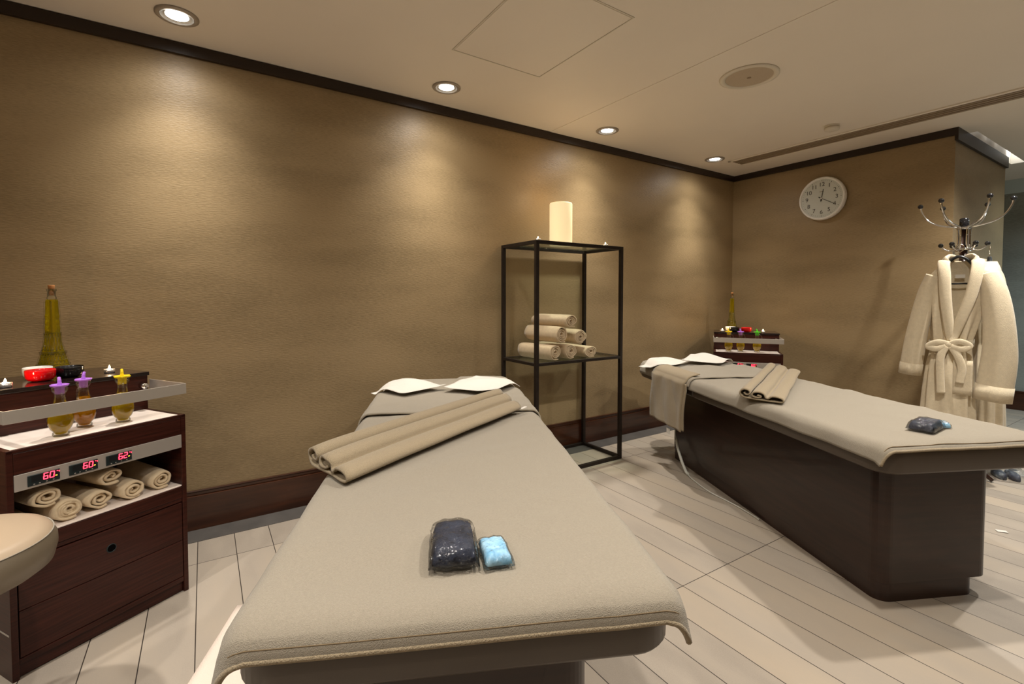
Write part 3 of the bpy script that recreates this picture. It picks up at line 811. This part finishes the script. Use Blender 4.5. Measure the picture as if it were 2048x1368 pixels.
def on_bed(bed, x, y, z):
    a = bed.rotation_euler[2]; l = bed.location
    return (l[0]+x*math.cos(a)-y*math.sin(a), l[1]+x*math.sin(a)+y*math.cos(a), z)
TOP = BZ1+.003
SHT = .007      # sheet thickness
def sheet(name, bed, label, x0, x1, dn, dl, dr, seed, group=None, flare=.10, wr=1.0, lap=False):
    """towel lying on the bed top, rolling over the near end (dn) and both sides (dl left = +y, dr right = -y)"""
    r = .036; hw = BEDW[bed.name]/2+.006+(.0085 if lap else 0)
    def roll(s, edge):
        a0 = edge-r
        if s <= a0: return s, 0
        t = (s-a0)/r
        if t < PI/2: return a0+r*math.sin(t), r*(1-math.cos(t))
        rest = s-a0-r*PI/2
        return edge+flare*rest, r+rest
    xs = lin(-dn, 0, 12)[:-1] if dn else []
    xx = 0.0 if dn else x0
    n = int((x1-xx)/.028)
    xs += lin(xx, x1, n)
    ys = lin(-(hw+dr), -hw+.03, 9)[:-1]+lin(-hw+.03, hw-.03, 34)+lin(hw-.03, hw+dl, 9)[1:]
    def fn(u, w):
        side = 1 if w > 0 else -1
        t1 = max(0, -u-.006+r) if dn else 0
        t2 = max(0, abs(w)-hw+r)
        if t1 and t2:
            rho = math.hypot(t1, t2); c, sn = t1/rho, t2/rho
            out, dd = (r*math.sin(rho/r), r*(1-math.cos(rho/r))) if rho < r*PI/2 else (r+flare*(rho-r*PI/2), r+rho-r*PI/2)
            b = .16*max(0, rho-r)*2*c*sn
            x = -(.006-r+(out+b)*c); yy = hw-r+(out+b)*sn
            dz1 = dz2 = dd*.9 if dd else 0
            zd = dd*1.06
        else:
            xo, dz1 = roll(-u, .006) if t1 else (-u, 0)
            x = -xo
            yy, dz2 = roll(abs(w), hw+.004*abs(nz(u*5, seed, 3))*(1 if u > .1 else 0))
            zd = dz1+dz2
        wob = .0
        if dz2 > r*.3 and not t1: wob += .010*(nz(u*6+seed, 1.3, side*2.0)+.5)*min(1, dz2/.05)
        z = TOP - zd
        flat = 1-min(1, zd/.03)
        w1 = .0055*max(0, nz(u*3.2+seed, w*7, .2))+.004*max(0, nz(u*9-w*6, w*3+seed, 1.2))+.010*max(0, nz((u+w*.5)*14, (w-u*.3)*2.2+seed, 4.4)-.18)
        z += w1*flat*wr
        if dz1 > .01: z += .003*abs(nz(w*5, seed, .7))
        if lap: z += .0082+(.0045+.006*nz(w*7, seed*3))*math.exp(-(u-x0)/.03)*flat*(1-min(1, abs(w)/hw)**6)
        return (x, side*(yy+wob), z)
    o = MB().grid(xs, ys, fn).build(name, M_terry, smooth=True, solid=SHT, offset=1)
    o.location = bed.location; o.rotation_euler = bed.rotation_euler
    # thickness must grow upwards
    if o.data.polygons[len(o.data.polygons)//2].normal.z < 0: o.modifiers['thick'].offset = -1
    # stitched hem along the near edge
    pts = [Vector(fn(-dn, w)) for w in lin(-(hw+dr), hw+dl, 90)]
    if lap: return tag(o, label, 'towel', group)
    hm = MB().tube([p+Vector((-.003, 0, .0035)) for p in pts], .0058, 8).build('hem', M_terryd, o, smooth=True)
    pts = [Vector(fn(-dn+.016, w)) for w in lin(-(hw+dr), hw+dl, 90)]
    MB().tube([p+Vector((-.0045, 0, .0062)) for p in pts], .0016, 6).build('hem_stitching', M_seam, o, smooth=True)
    return tag(o, label, 'towel', group)
# left side of bed as seen from the foot is +y
sheet('towel_sheet', bed1, 'large beige terry towel spread over the front bed', 0, CR+.05, .034, .046, .048, 1.0, group='large towel sheets on the beds')
sheet('towel_sheet', bed2, 'large beige terry towel spread over the rear bed at the right', 0, CR+.05, .012, .046, .04, 2.0, group='large towel sheets on the beds')

sheet('lapped_towel', bed1, 'beige towel lapped over the upper third of the front bed, behind the long folded towel', CR, 1.96, 0, .034, .034, 3.0, group='upper towels on the beds', lap=True)
sheet('lapped_towel', bed2, 'beige towel lapped over the upper third of the rear bed, by the hanging towel', CR, 1.96, 0, .034, .034, 4.0, group='upper towels on the beds', lap=True)

def head_towel(bed, label, seed, drop):
    """towel wrapped over the head end, sunk into the face opening; last strip folds down past the end"""
    r = .034; hw = BEDW[bed.name]/2+.0005
    xs = lin(1.975, BL+.02+drop, 30); ys = lin(-(hw+.06), hw+.06, 46)
    def roll(s, edge):
        a0 = edge-r
        if s <= a0: return s, 0
        t = (s-a0)/r
        if t < PI/2: return a0+r*math.sin(t), r*(1-math.cos(t))
        return edge+.08*(s-a0-r*PI/2), r+s-a0-r*PI/2
    def fn(u, w):
        x, d1 = roll(u, BL+.004)
        s = 1 if w > 0 else -1
        y, d2 = roll(abs(w), hw)
        # head corners follow the rounded cushion
        rc = .14
        cx, cy = BL-rc, hw-rc
        if x > cx and y > cy:
            dx, dy = x-cx, y-cy
            L = math.hypot(dx, dy); mx = max(dx, dy)
            if L > 0: x, y = cx+dx/L*mx, cy+dy/L*mx
        z = TOP-max(d1, d2)
        fl = 1-min(1, max(d1, d2)/.03)
        z += fl*(.006*max(0, nz(u*7+seed, w*6))+.012*math.exp(-((u-2.30)/.05)**2)*(1 if abs(w) < .4 else 0))
        if w < -.05: z += fl*.012*min(1, (-.05-w)/.01) if seed == 1 else 0
        return (x, s*y, z)
    o = MB().grid(xs, ys, fn).build('head_towel', M_terry, smooth=True, solid=SHT, offset=1)
    o.location = bed.location; o.rotation_euler = bed.rotation_euler
    if o.data.polygons[len(o.data.polygons)//2].normal.z < 0: o.modifiers['thick'].offset = -1
    return tag(o, label, 'towel', 'towels wrapped over the bed heads')
head_towel(bed1, 'beige towel wrapped over the head end of the front bed', 1, .07)
head_towel(bed2, 'beige towel wrapped over the head end of the rear bed', 2, .07)

def face_cloth(bed, x, y, rz, sx, sy, label, seed, dome=.03):
    us = lin(-.5, .5, 24)
    def fn(u, w):
        X, Y = u*sx, w*sy
        c, sn = math.cos(rz), math.sin(rz)
        gx, gy = X*c-Y*sn, X*sn+Y*c
        z = .010+.016*max(0, nz(gx*6+seed, gy*6))+dome*math.exp(-((gx-.06)**2+gy*gy)/.012)+.05*max(0, abs(u)-.36)**1.1
        yy = abs(y+gy)-(BEDW[bed.name]/2-.06)
        if yy > 0: z -= min(.045, yy*yy*7)*.9
        xx = x+gx-(BL-.07)
        if xx > 0: z -= min(.05, xx*xx*8)*.5
        return (gx, gy, max(z, .004) if yy < .02 else z)
    o = MB().grid(us, us, fn).build('face_cloth', M_white, smooth=True, solid=.0016, offset=1)
    o.location = on_bed(bed, x, y, TOP+SHT+.018+(.006 if seed == 2 else 0)); o.rotation_euler = (0, 0, bed.rotation_euler[2])
    return tag(o, label, 'cloth', 'white face cloths at the bed heads')
# y = -(v - vc)
face_cloth(bed1, 1.975, .235, math.radians(42), .31, .29, 'white cloth at the left of the front bed head', 1, .035)
face_cloth(bed1, 1.955, -.190, math.radians(58), .30, .38, 'white cloth at the right of the front bed head', 2, .02)
face_cloth(bed2, 2.06, .245, math.radians(38), .30, .31, 'white cloth at the near left side of the rear bed head', 3, .02)
face_cloth(bed2, 2.13, -.15, math.radians(45), .31, .36, 'white cloth at the far side of the rear bed head', 4, .05)

def long_towel(bed, xa, ya, xb, yb, label, seed, sc):
    L = math.hypot(xb-xa, yb-ya); an = math.atan2(yb-ya, xb-xa)
    o = folded_long(MB(), L, seed, sc).build('folded_towel', M_terryd, smooth=True)
    o.location = on_bed(bed, xa, ya, TOP+SHT+.010); o.rotation_euler = (0, -.0125, bed.rotation_euler[2]+an)
    if seed == 1: MB().box((L*1.02, -.003, .006), (.05, .014, .0015)).build('care_label', M_white, o)
    return tag(o, label, 'towel', 'long folded towels across the beds')

# plastic packets
def packet(bed, x, y, rz, l, w, h, inner, label, seed):
    e = empty('plastic_packet', on_bed(bed, x, y, TOP+SHT+.002), bed.rotation_euler[2]+rz, label, 'packet', 'plastic packets on the beds')
    def pillow(l, w, h, p, jit, zb=0):
        mb = MB(); n = 20; us = lin(-1, 1, n)
        f = lambda u, v: max(0, (1-abs(u)**p)*(1-abs(v)**p))**.5
        top = lambda u, v: (u*l/2*(1+jit*nz(v*2, seed)), v*w/2*(1+jit*nz(u*2, seed+3)), zb+h*.25+h*.75*f(u, v)*(1+jit*2*nz(u*2.6+seed, v*2.6)))
        bot = lambda u, v: (u*l/2*(1+jit*nz(v*2, seed)), v*w/2*(1+jit*nz(u*2, seed+3)), zb+h*.25-h*.24*f(u, v))
        mb.grid(us, us, top); mb.grid(us, us, bot)
        bmesh.ops.remove_doubles(mb.bm, verts=mb.bm.verts[:], dist=1e-5)
        return mb
    pillow(l*.92, w*.92, h*.92, 6, .05, .002).build('cloth_content', inner, e, smooth=True)
    pillow(l*1.06, w*1.06, h*1.02, 5, .08, .0).build('clear_film', M_film, e, smooth=True)
    return e
packet(bed1, .190, .020, 0, .155, .095, .048, M_navy, 'dark navy cloth packet in clear film on the front bed', 1)
packet(bed1, .160, -.064, .1, .097, .058, .028, M_blue, 'light blue packet in clear film on the front bed', 2)
packet(bed2, .150, .036, math.radians(-62), .155, .085, .045, M_navy, 'dark navy cloth packet in clear film on the rear bed', 3)
packet(bed2, .178, -.072, math.radians(-30), .06, .045, .026, M_blue, 'small light blue packet behind the navy packet on the rear bed', 4)
long_towel(bed1, .575, .305, 1.35, -.31, 'long towel folded in three ridges diagonally across the front bed', 1, .93)
long_towel(bed2, .62, .30, 1.42, -.40, 'long towel folded in ridges across the rear bed', 2, .80)

# towel hanging over the side of the rear bed
def hanging_towel():
    hw = BEDW[bed2.name]/2+.006
    us = lin(0, 1, 26); ws = lin(0, .425, 40)
    r = .05
    mb = MB()
    def f(layer):
        def fn(u, w):
            x = 1.43+.50*u + (.0 if layer else 0)
            a0 = .016
            s = w-a0
            sag = .012*math.sin(u*9+w*4)*min(1, max(0, s)/.1)+.010*nz(u*5, w*5, 2)*min(1, max(0, s)/.08)
            if s < 0: return (x, hw-r-.008+s, TOP+SHT+.024+.003*nz(u*6, w*8)+.004)
            t = s/r
            if t < PI/2: return (x, hw-r-.008+(r+.03)*math.sin(t), TOP+SHT+.024-r*(1-math.cos(t)))
            d = s-r*PI/2
            return (x-.03*u*d+.02*d, hw+.036+abs(sag)+.02*d+layer*.012, TOP+SHT+.024-r-d+ (.03*(u-.5) if layer else .02*(.5-u))*d)
        return fn
    mb.grid(us, ws, f(0))
    o = mb.build('hanging_towel', M_terryd, smooth=True, solid=.007, offset=0)
    us2 = lin(-.045, .22, 10)
    mb = MB(); mb.grid(us2, lin(.10, .415, 22), lambda u, w: tuple(Vector(f(0)(u, w))+Vector((0, -.005, 0))))
    p = mb.build('inner_fold', M_terryd, smooth=True, solid=.006, offset=0)
    p.parent = o
    q = MB().box((1.62, hw+.052, .318), (.05, .002, .035)).build('care_label', M_white, o)
    o.location = bed2.location; o.rotation_euler = bed2.rotation_euler
    return tag(o, 'beige towel hanging down over the left side of the rear bed near its head', 'towel')
hanging_towel()

# pale towel on the floor left of the front bed
e = MB()
us = lin(0, 1, 16)
def fm(u, w):
    return (.95*u, .42*w, .006+.003*max(0, nz(u*6, w*5)))
o = e.grid(us, us, fm).build('floor_towel', M_pinkmat, smooth=True, solid=.008, offset=0)
o.location = (-2.195, .135, .001); o.rotation_euler = (0, 0, math.atan2(-.165, .367))
tag(o, 'pale pinkish towel lying on the floor left of the front bed', 'towel')

# cable beside the rear bed
e = empty('power_cable', (0, 0, 0), 0, 'white cable with a thick sleeve running down beside the rear bed pedestal', 'cable')
bz = bed2.location; ba = bed2.rotation_euler[2]
hh = Vector((math.cos(ba), math.sin(ba), 0)); vv = Vector((math.sin(ba), -math.cos(ba), 0))
W3 = lambda h, v, z: tuple(hh*h+vv*v+Vector((0, 0, z)))
MB().tube(spline([W3(3.455, 1.722, .40), W3(3.45, 1.715, .3), W3(3.425, 1.70, .22), W3(3.385, 1.69, .185)], 6), .004, 8).build('upper_lead', M_cable, e, smooth=True)
pts = spline([W3(3.385, 1.69, .185), W3(3.34, 1.68, .135), W3(3.27, 1.672, .07), W3(3.19, 1.664, .02), W3(3.15, 1.66, .012)], 10)
MB().tube(pts, [.0095+.0014*(i % 2) for i in range(len(pts))], 10).build('sleeve', M_cable, e, smooth=True)
MB().tube(spline([W3(3.15, 1.66, .011), W3(3.06, 1.652, .006), W3(2.86, 1.655, .005), W3(2.66, 1.70, .005), W3(2.50, 1.722, .005), W3(2.46, 1.722, .005)], 10), .0042, 8).build('floor_lead', M_cable, e, smooth=True)

# ------------------------------------------------------------------ stool
e = empty('round_stool', (-1.80, -.525, 0), 0, 'beige padded round stool cut by the left edge of the picture', 'stool')
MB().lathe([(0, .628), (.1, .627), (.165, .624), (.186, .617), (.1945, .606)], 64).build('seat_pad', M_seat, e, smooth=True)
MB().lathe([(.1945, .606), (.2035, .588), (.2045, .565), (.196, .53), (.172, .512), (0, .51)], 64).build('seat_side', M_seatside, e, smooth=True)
mb = MB(); mb.tube([(.1957*math.cos(t), .1957*math.sin(t), .607) for t in lin(0, 2*PI, 97)], .0016, 6); mb.build('seam', M_terry, e, smooth=True)
MB().lathe([(.0, .51), (.03, .51), (.03, .33), (.022, .32), (.022, .1), (.035, .09), (.035, .06), (0, .06)], 24).build('gas_post', M_chrome, e, smooth=True)
for k in range(5):
    a = 2*PI*k/5+.3
    l = MB().tube([(.03*math.cos(a), .03*math.sin(a), .075), (.14*math.cos(a), .14*math.sin(a), .068), (.2*math.cos(a), .2*math.sin(a), .055)], [.016, .014, .011], 10).build('base_arm', M_chrome, e, smooth=True)
    MB().lathe([(0, -.011), (.02, -.011), (.0245, -.006), (.0245, .006), (.02, .011), (0, .011)], 20, c=(.2*math.cos(a), .2*math.sin(a), .025), rot=Matrix.Rotation(a, 3, 'Z') @ Matrix.Rotation(PI/2, 3, 'X')).build('caster', M_rubber, l, smooth=True)

# ------------------------------------------------------------------ coat rack
RX, RYY = -1.075, 4.53
e = empty('coat_rack', (RX, RYY, 0), 0, 'dark coat rack with curved chrome arms and black ball ends', 'coat rack')
VA = math.atan2(-RYY, -RX)            # towards the camera
MB().lathe([(.022, .06), (.022, 1.795), (.0, 1.795)], 24).build('pole', M_ped, e, smooth=True)
MB().lathe([(.0225, 1.735), (.026, 1.74), (.026, 1.80), (.02, 1.806), (0, 1.806)], 24).build('pole_cap', M_blackg, e, smooth=True)
for z in (1.735, 1.59):
    MB().lathe([(.0235, -.008), (.036, -.008), (.038, 0), (.036, .008), (.0235, .008)], 28, c=(0, 0, z), close=True).build('collar', M_chrome, e, smooth=True)
for k in range(6):
    a = VA+math.radians(30)+k*PI/3
    c, s = math.cos(a), math.sin(a)
    pts = spline([(.03*c, .03*s, 1.615), (.031*c, .031*s, 1.70), (.04*c, .04*s, 1.742), (.08*c, .08*s, 1.752), (.15*c, .15*s, 1.775), (.20*c, .20*s, 1.815), (.23*c, .23*s, 1.87), (.237*c, .237*s, 1.905)], 7)
    arm = MB().tube(pts, .0062, 10).build('upper_arm', M_chrome, e, smooth=True)
    MB().ball((.238*c, .238*s, 1.915), .0165).build('ball_end', M_blackg, arm, smooth=True)
    pts = spline([(.032*c, .032*s, 1.69), (.033*c, .033*s, 1.62), (.045*c, .045*s, 1.588), (.075*c, .075*s, 1.582), (.105*c, .105*s, 1.598), (.118*c, .118*s, 1.618)], 7)
    arm = MB().tube(pts, .005, 10).build('lower_hook', M_chrome, e, smooth=True)
    MB().ball((.12*c, .12*s, 1.622), .0155).build('ball_end', M_blackg, arm, smooth=True)
for k in range(4):
    a = VA-.45+k*PI/2
    MB().tube([(.02*math.cos(a), .02*math.sin(a), .07), (.14*math.cos(a), .14*math.sin(a), .055), (.2*math.cos(a), .2*math.sin(a), .012)], [.016, .014, .012], 10).build('foot', M_ped, e, smooth=True)

# ------------------------------------------------------------------ bathrobes
def robe(loc, rz, label, front=True, mirror=1):
    """robe hanging from a hanger; local x = right as seen from the front, front looks along -y, z = world height"""
    e = empty('bathrobe', loc, rz, label, 'bathrobe', 'cream bathrobes on the coat rack')
    S = [(1.50, 0, .062, .040), (1.475, 0, .090, .050), (1.45, .002, .125, .058), (1.42, .002, .150, .062), (1.37, 0, .158, .066), (1.25, -.004, .150, .07), (1.1, -.02, .126, .07), (.98, -.033, .102, .066), (.93, -.036, .094, .062),
         (.88, -.038, .100, .066), (.78, -.042, .116, .076), (.62, -.046, .128, .085), (.42, -.05, .138, .092), (.24, -.052, .145, .096)]
    zs = []
    for i in range(len(S)-1):
        for k in range(4): zs.append(tuple(S[i][j]+(S[i+1][j]-S[i][j])*k/4 for j in range(4)))
    zs.append(S[-1])
    n = 96
    top = 1.46; vb = .965
    def pt(zz, i):
        z, cx, hx, hy = zz
        t = 2*PI*i/n
        f = max(0, min(1, (1.45-z)/.5))
        fold = .010*math.cos(9*t+z*3)*f+.016*nz(math.cos(t)*2.4, math.sin(t)*2.4, z*1.2)*f+.008*math.cos(17*t+2)*max(0, .9-z)
        ex = math.copysign(abs(math.cos(t))**.8, math.cos(t)); ey = math.copysign(abs(math.sin(t))**.9, math.sin(t))
        return (cx+(hx+fold)*ex, (hy+fold)*ey, z)
    mb = MB()
    V = [[mb.bm.verts.new(pt(zz, i)) for i in range(n)] for zz in zs]
    def vhalf(z):   # half width of the open neck
        return .062*max(0, (z-vb)/(top-vb))**.85
    for a in range(len(zs)-1):
        for i in range(n):
            j = (i+1) % n
            z = (zs[a][0]+zs[a+1][0])/2
            c = (V[a][i].co+V[a][j].co+V[a+1][i].co+V[a+1][j].co)/4
            if front and c.y < -.01 and z > vb and abs(c.x-(-.03+.03*(z-vb)/(top-vb))) < vhalf(z): continue
            mb.bm.faces.new((V[a][i], V[a][j], V[a+1][j], V[a+1][i]))
    mb.build('robe_body', M_robe, e, smooth=True, solid=.006, offset=-1)
    # sleeves
    def sleeve(pts, rx, ry, nm='sleeve'):
        P = spline(pts, 7); m = 40; rings = []
        N = len(P)-1
        for k, p in enumerate(P):
            u = k/N
            a = rx[0]+(rx[1]-rx[0])*u; b = ry[0]+(ry[1]-ry[0])*u
            t = (P[min(k+1, N)]-P[max(k-1, 0)]).normalized()
            xa = Vector((0, 1, 0)).cross(t).normalized(); ya = t.cross(xa).normalized()
            R = []
            for i in range(m):
                th = 2*PI*i/m
                f = 1+.10*nz(math.cos(th)*1.5+pts[0][0]*9, math.sin(th)*1.5, u*3)*u+.05*math.cos(5*th+u*2)*u
                R.append(p+xa*(a*f*math.cos(th))+ya*(b*f*math.sin(th)))
            rings.append(R)
        mb = MB(); mb.loft(rings, cap=False)
        s = mb.build(nm, M_robe, e, smooth=True, solid=.006, offset=-1)
        # turned-up cuff
        mb = MB(); last = rings[-1]; prev = rings[-4]
        c0 = sum(last, Vector())/m; c1 = sum(prev, Vector())/m
        A = [c1+(q-c1)*1.0 for q in prev]; B = [c0+(q-c0)*1.005 for q in last]
        mb.loft([A, B], cap=False)
        mb.build('cuff', M_robe, s, smooth=True, solid=.003, offset=1)
        return s
    if front:
        sleeve([(-.125, .0, 1.40), (-.165, .0, 1.28), (-.20, -.005, 1.10), (-.228, -.005, .92), (-.25, 0, .70)], (.055, .062), (.055, .05))
        sleeve([(.128, -.01, 1.40), (.165, -.035, 1.28), (.19, -.05, 1.08), (.195, -.05, .85), (.17, -.045, .575)], (.062, .092), (.065, .06))
        # shawl collar: two rolled bands meeting at the waist
        for sx in (-1, 1):
            path = spline([(sx*.03, .045, 1.515), (sx*.07, .02, 1.52), (sx*.085, -.035, 1.485), (sx*.078-.0, -.072, 1.40), (sx*.062-.008, -.086, 1.26), (sx*.036-.02, -.088, 1.12), (sx*.012-.03, -.084, 1.0), (-.036+.004*sx, -.078-.006*(sx+1), .955)], 8)
            m = len(path); prof = [(.034*math.cos(t), .013*math.sin(t)) for t in lin(0, 2*PI, 15)[:-1]]
            rings = []
            for k, p in enumerate(path):
                t = (path[min(k+1, m-1)]-path[max(k-1, 0)]).normalized()
                out = Vector((p.x*.6, -.9 if p.z < 1.5 else .2, .15)).normalized(); out = (out-t*out.dot(t)).normalized()
                side = t.cross(out)
                u = k/(m-1); w = (1-.45*u**3)*(1.0 if k > 4 else .8+.05*k)
                rings.append([p+side*(q[0]*w)+out*q[1] for q in prof])
            mb = MB(); mb.loft(rings); mb.build('collar', M_robe, e, smooth=True)
        # belt, bow and hanging ends
        mb = MB(); m = 64; rings = []
        for dz in (-.026, .026):
            rings.append([(-.036+.108*math.cos(2*PI*i/m)+.006*nz(i*.3, dz*9), .077*math.sin(2*PI*i/m), .935+dz+.012*math.sin(2*PI*i/m+1)) for i in range(m)])
        mb.loft(rings, cap=False)
        belt = mb.build('belt', M_robe, e, smooth=True, solid=.009, offset=1)
        mb = MB(); mb.ball((-.045, -.098, .93), .026, sc=(1.2, .6, 1)); mb.build('knot', M_robe, belt, smooth=True)
        def strap(pts, w, nm):
            P = spline(pts, 8); mb = MB()
            rings = []
            for k, p in enumerate(P):
                t = (P[min(k+1, len(P)-1)]-P[max(k-1, 0)]).normalized()
                out = Vector((0, -1, 0)); out = (out-t*out.dot(t)).normalized(); sd = t.cross(out)
                rings.append([p+sd*(w*math.cos(q))+out*(.006*math.sin(q)) for q in lin(0, 2*PI, 13)[:-1]])
            mb.loft(rings); return mb.build(nm, M_robe, belt, smooth=True)
        strap([(-.05, -.104, .935), (-.10, -.11, .945), (-.15, -.105, .915), (-.11, -.112, .90), (-.06, -.108, .92)], .020, 'bow_loop')
        strap([(-.04, -.104, .935), (.01, -.112, .955), (.055, -.108, .93), (.02, -.114, .905), (-.035, -.11, .92)], .020, 'bow_loop')
        strap([(-.06, -.108, .92), (-.085, -.114, .85), (-.085, -.116, .74), (-.078, -.12, .60)], .022, 'belt_end')
        strap([(-.03, -.108, .92), (.0, -.116, .86), (.022, -.118, .78), (.012, -.122, .68)], .022, 'belt_end')
        # pocket
        mb = MB(); mb.grid(lin(-.02, .075, 8), lin(.60, .83, 8), lambda x, z: (x, -.088-.012*(1-(x-.02)**2*60)+.02*(.83-z)*-.2, z))
        mb.build('pocket', M_robe, e, smooth=True, solid=.006, offset=0)
        mb = MB().box((-.0, .028, 1.395), (.05, .002, .024)); t = mb.build('care_tag', M_white, e)
        # front edge seam
        mb = MB(); mb.tube([(-.052, -.080-.10*(.93-z)*.12, z) for z in lin(.9, .25, 12)], .006, 8, flat=.5); mb.build('front_edge', M_robe, e, smooth=True)
    else:
        sleeve([(.13, -.0, 1.42), (.17, -.0, 1.28), (.185, .0, 1.1), (.19, .0, .85), (.19, 0, .60)], (.062, .075), (.06, .055))
        path = spline([(.0, .06, 1.50), (.07, .045, 1.51), (.10, -.0, 1.49), (.095, -.06, 1.40), (.06, -.085, 1.2)], 8)
        mb = MB(); mb.tube(path, .024, 12); mb.build('collar', M_robe, e, smooth=True)
    return e
def hanger(loc, rz, label, zt):
    e = empty('coat_hanger', loc, rz, label, 'hanger', 'black coat hangers on the rack')
    mb = MB()
    mb.tube(spline([(-.105, 0, 1.42), (-.075, 0, 1.465), (-.04, 0, 1.508), (0, 0, 1.53), (.04, 0, 1.508), (.075, 0, 1.465), (.105, 0, 1.42)], 6), .010, 10, flat=1.25)
    mb.build('shoulder_bar', M_blackp, e, smooth=True)
    MB().tube([(-.09, 0, 1.345), (0, 0, 1.345), (.09, 0, 1.345)], .006, 8).build('trouser_bar', M_blackp, e, smooth=True)
    MB().tube(spline([(0, 0, 1.53), (0, 0, 1.555), (.022, 0, 1.578), (.02, 0, 1.603), (0, 0, 1.612), (-.018, 0, 1.6), (-.02, 0, 1.585)], 6), .0024, 8).build('hook', M_wire, e, smooth=True)
    return e
# front robe hangs on a hook at the near left, facing the camera
FZ = VA+PI/2
def around(dx, dy):
    """dx to the right as seen by the camera, dy towards the camera, from the rack axis"""
    fx, fy = math.cos(VA), math.sin(VA)
    rx, ry = -fy, fx
    return (RX+rx*dx+fx*dy, RYY+ry*dx+fy*dy, 0)
robe(around(-.012, .165), FZ, 'cream terry bathrobe in front on the coat rack, tied with a belt', True)
hanger(around(-.02, .152), FZ, 'black coat hanger holding the front bathrobe', 1.5)
robe(around(.135, -.11), FZ+1.6, 'cream bathrobe hanging behind the tied one on the coat rack', False)
hanger(around(.135, -.11), FZ+1.6, 'black coat hanger of the rear bathrobe', 1.5)

# ------------------------------------------------------------------ packed slippers and scrap on the floor
e = empty('slipper_bag', (-.86, 4.70, 0), .5, 'dark slippers in a clear plastic bag on the floor by the coat rack', 'bag')
mb = MB()
def slip(x0):
    n = 24; R = []
    for z, k in ((.002, 1), (.02, 1.0), (.034, .92), (.04, .7)):
        R.append([(x0*.75+.032*k*math.cos(2*PI*i/n), .09*k*math.sin(2*PI*i/n), z) for i in range(n)])
    mb.loft(R)
slip(-.045); slip(.048)
mb.build('slippers', M_navy, e, smooth=True)
mb = MB(); us = lin(-1, 1, 22)
g = lambda u, v: max(0, (1-abs(u)**3)*(1-abs(v)**3))**.5
fb = lambda u, v: (u*.125+.01*nz(u*4, v*4), v*.125+.01*nz(u*4+5, v*4), .004+.07*g(u, v)*(1+.5*nz(u*4, v*4, 2)))
mb.grid(us, us, fb)
mb.build('clear_film', M_film, e, smooth=True)
e = MB().grid(lin(0, .045, 5), lin(0, .028, 4), lambda u, v: (u, v, .002+.004*nz(u*20, v*20)**2)).build('paper_scrap', M_white, solid=.0008)
e.location = (-.672, 3.56, .001); e.rotation_euler = (0, 0, .6)
tag(e, 'small white paper scrap on the floor beside the rear bed pedestal', 'paper')

# ------------------------------------------------------------------ world, camera
w = bpy.data.worlds.new('world'); scene.world = w; w.use_nodes = True
w.node_tree.nodes['Background'].inputs[0].default_value = (.02, .018, .015, 1)
cam = bpy.data.cameras.new('camera'); co = bpy.data.objects.new('camera', cam); COL.objects.link(co)
co.location = (0, 0, EYE)
cam.sensor_width = 36; cam.sensor_fit = 'HORIZONTAL'; cam.lens = 36*964.81/2048
cam.shift_y = -(684-625.88)/2048
cam.clip_start = .02
co.rotation_mode = 'XYZ'
co.matrix_world = Matrix.Translation((0, 0, EYE)) @ Matrix.Rotation(.98331, 4, 'Z') @ Matrix.Rotation(PI/2-.03267, 4, 'X') @ Matrix.Rotation(.0008, 4, 'Z')
scene.camera = co
vs = scene.view_settings
vs.view_transform = 'Standard'; vs.look = 'None'; vs.gamma = 1; vs.use_curve_mapping = False
vs.exposure = 0.12
scene.cycles.use_denoising = True
scene.cycles.max_bounces = 10
scene.cycles.transparent_max_bounces = 16
scene.cycles.sample_clamp_indirect = 6
scene.cycles.caustics_refractive = True
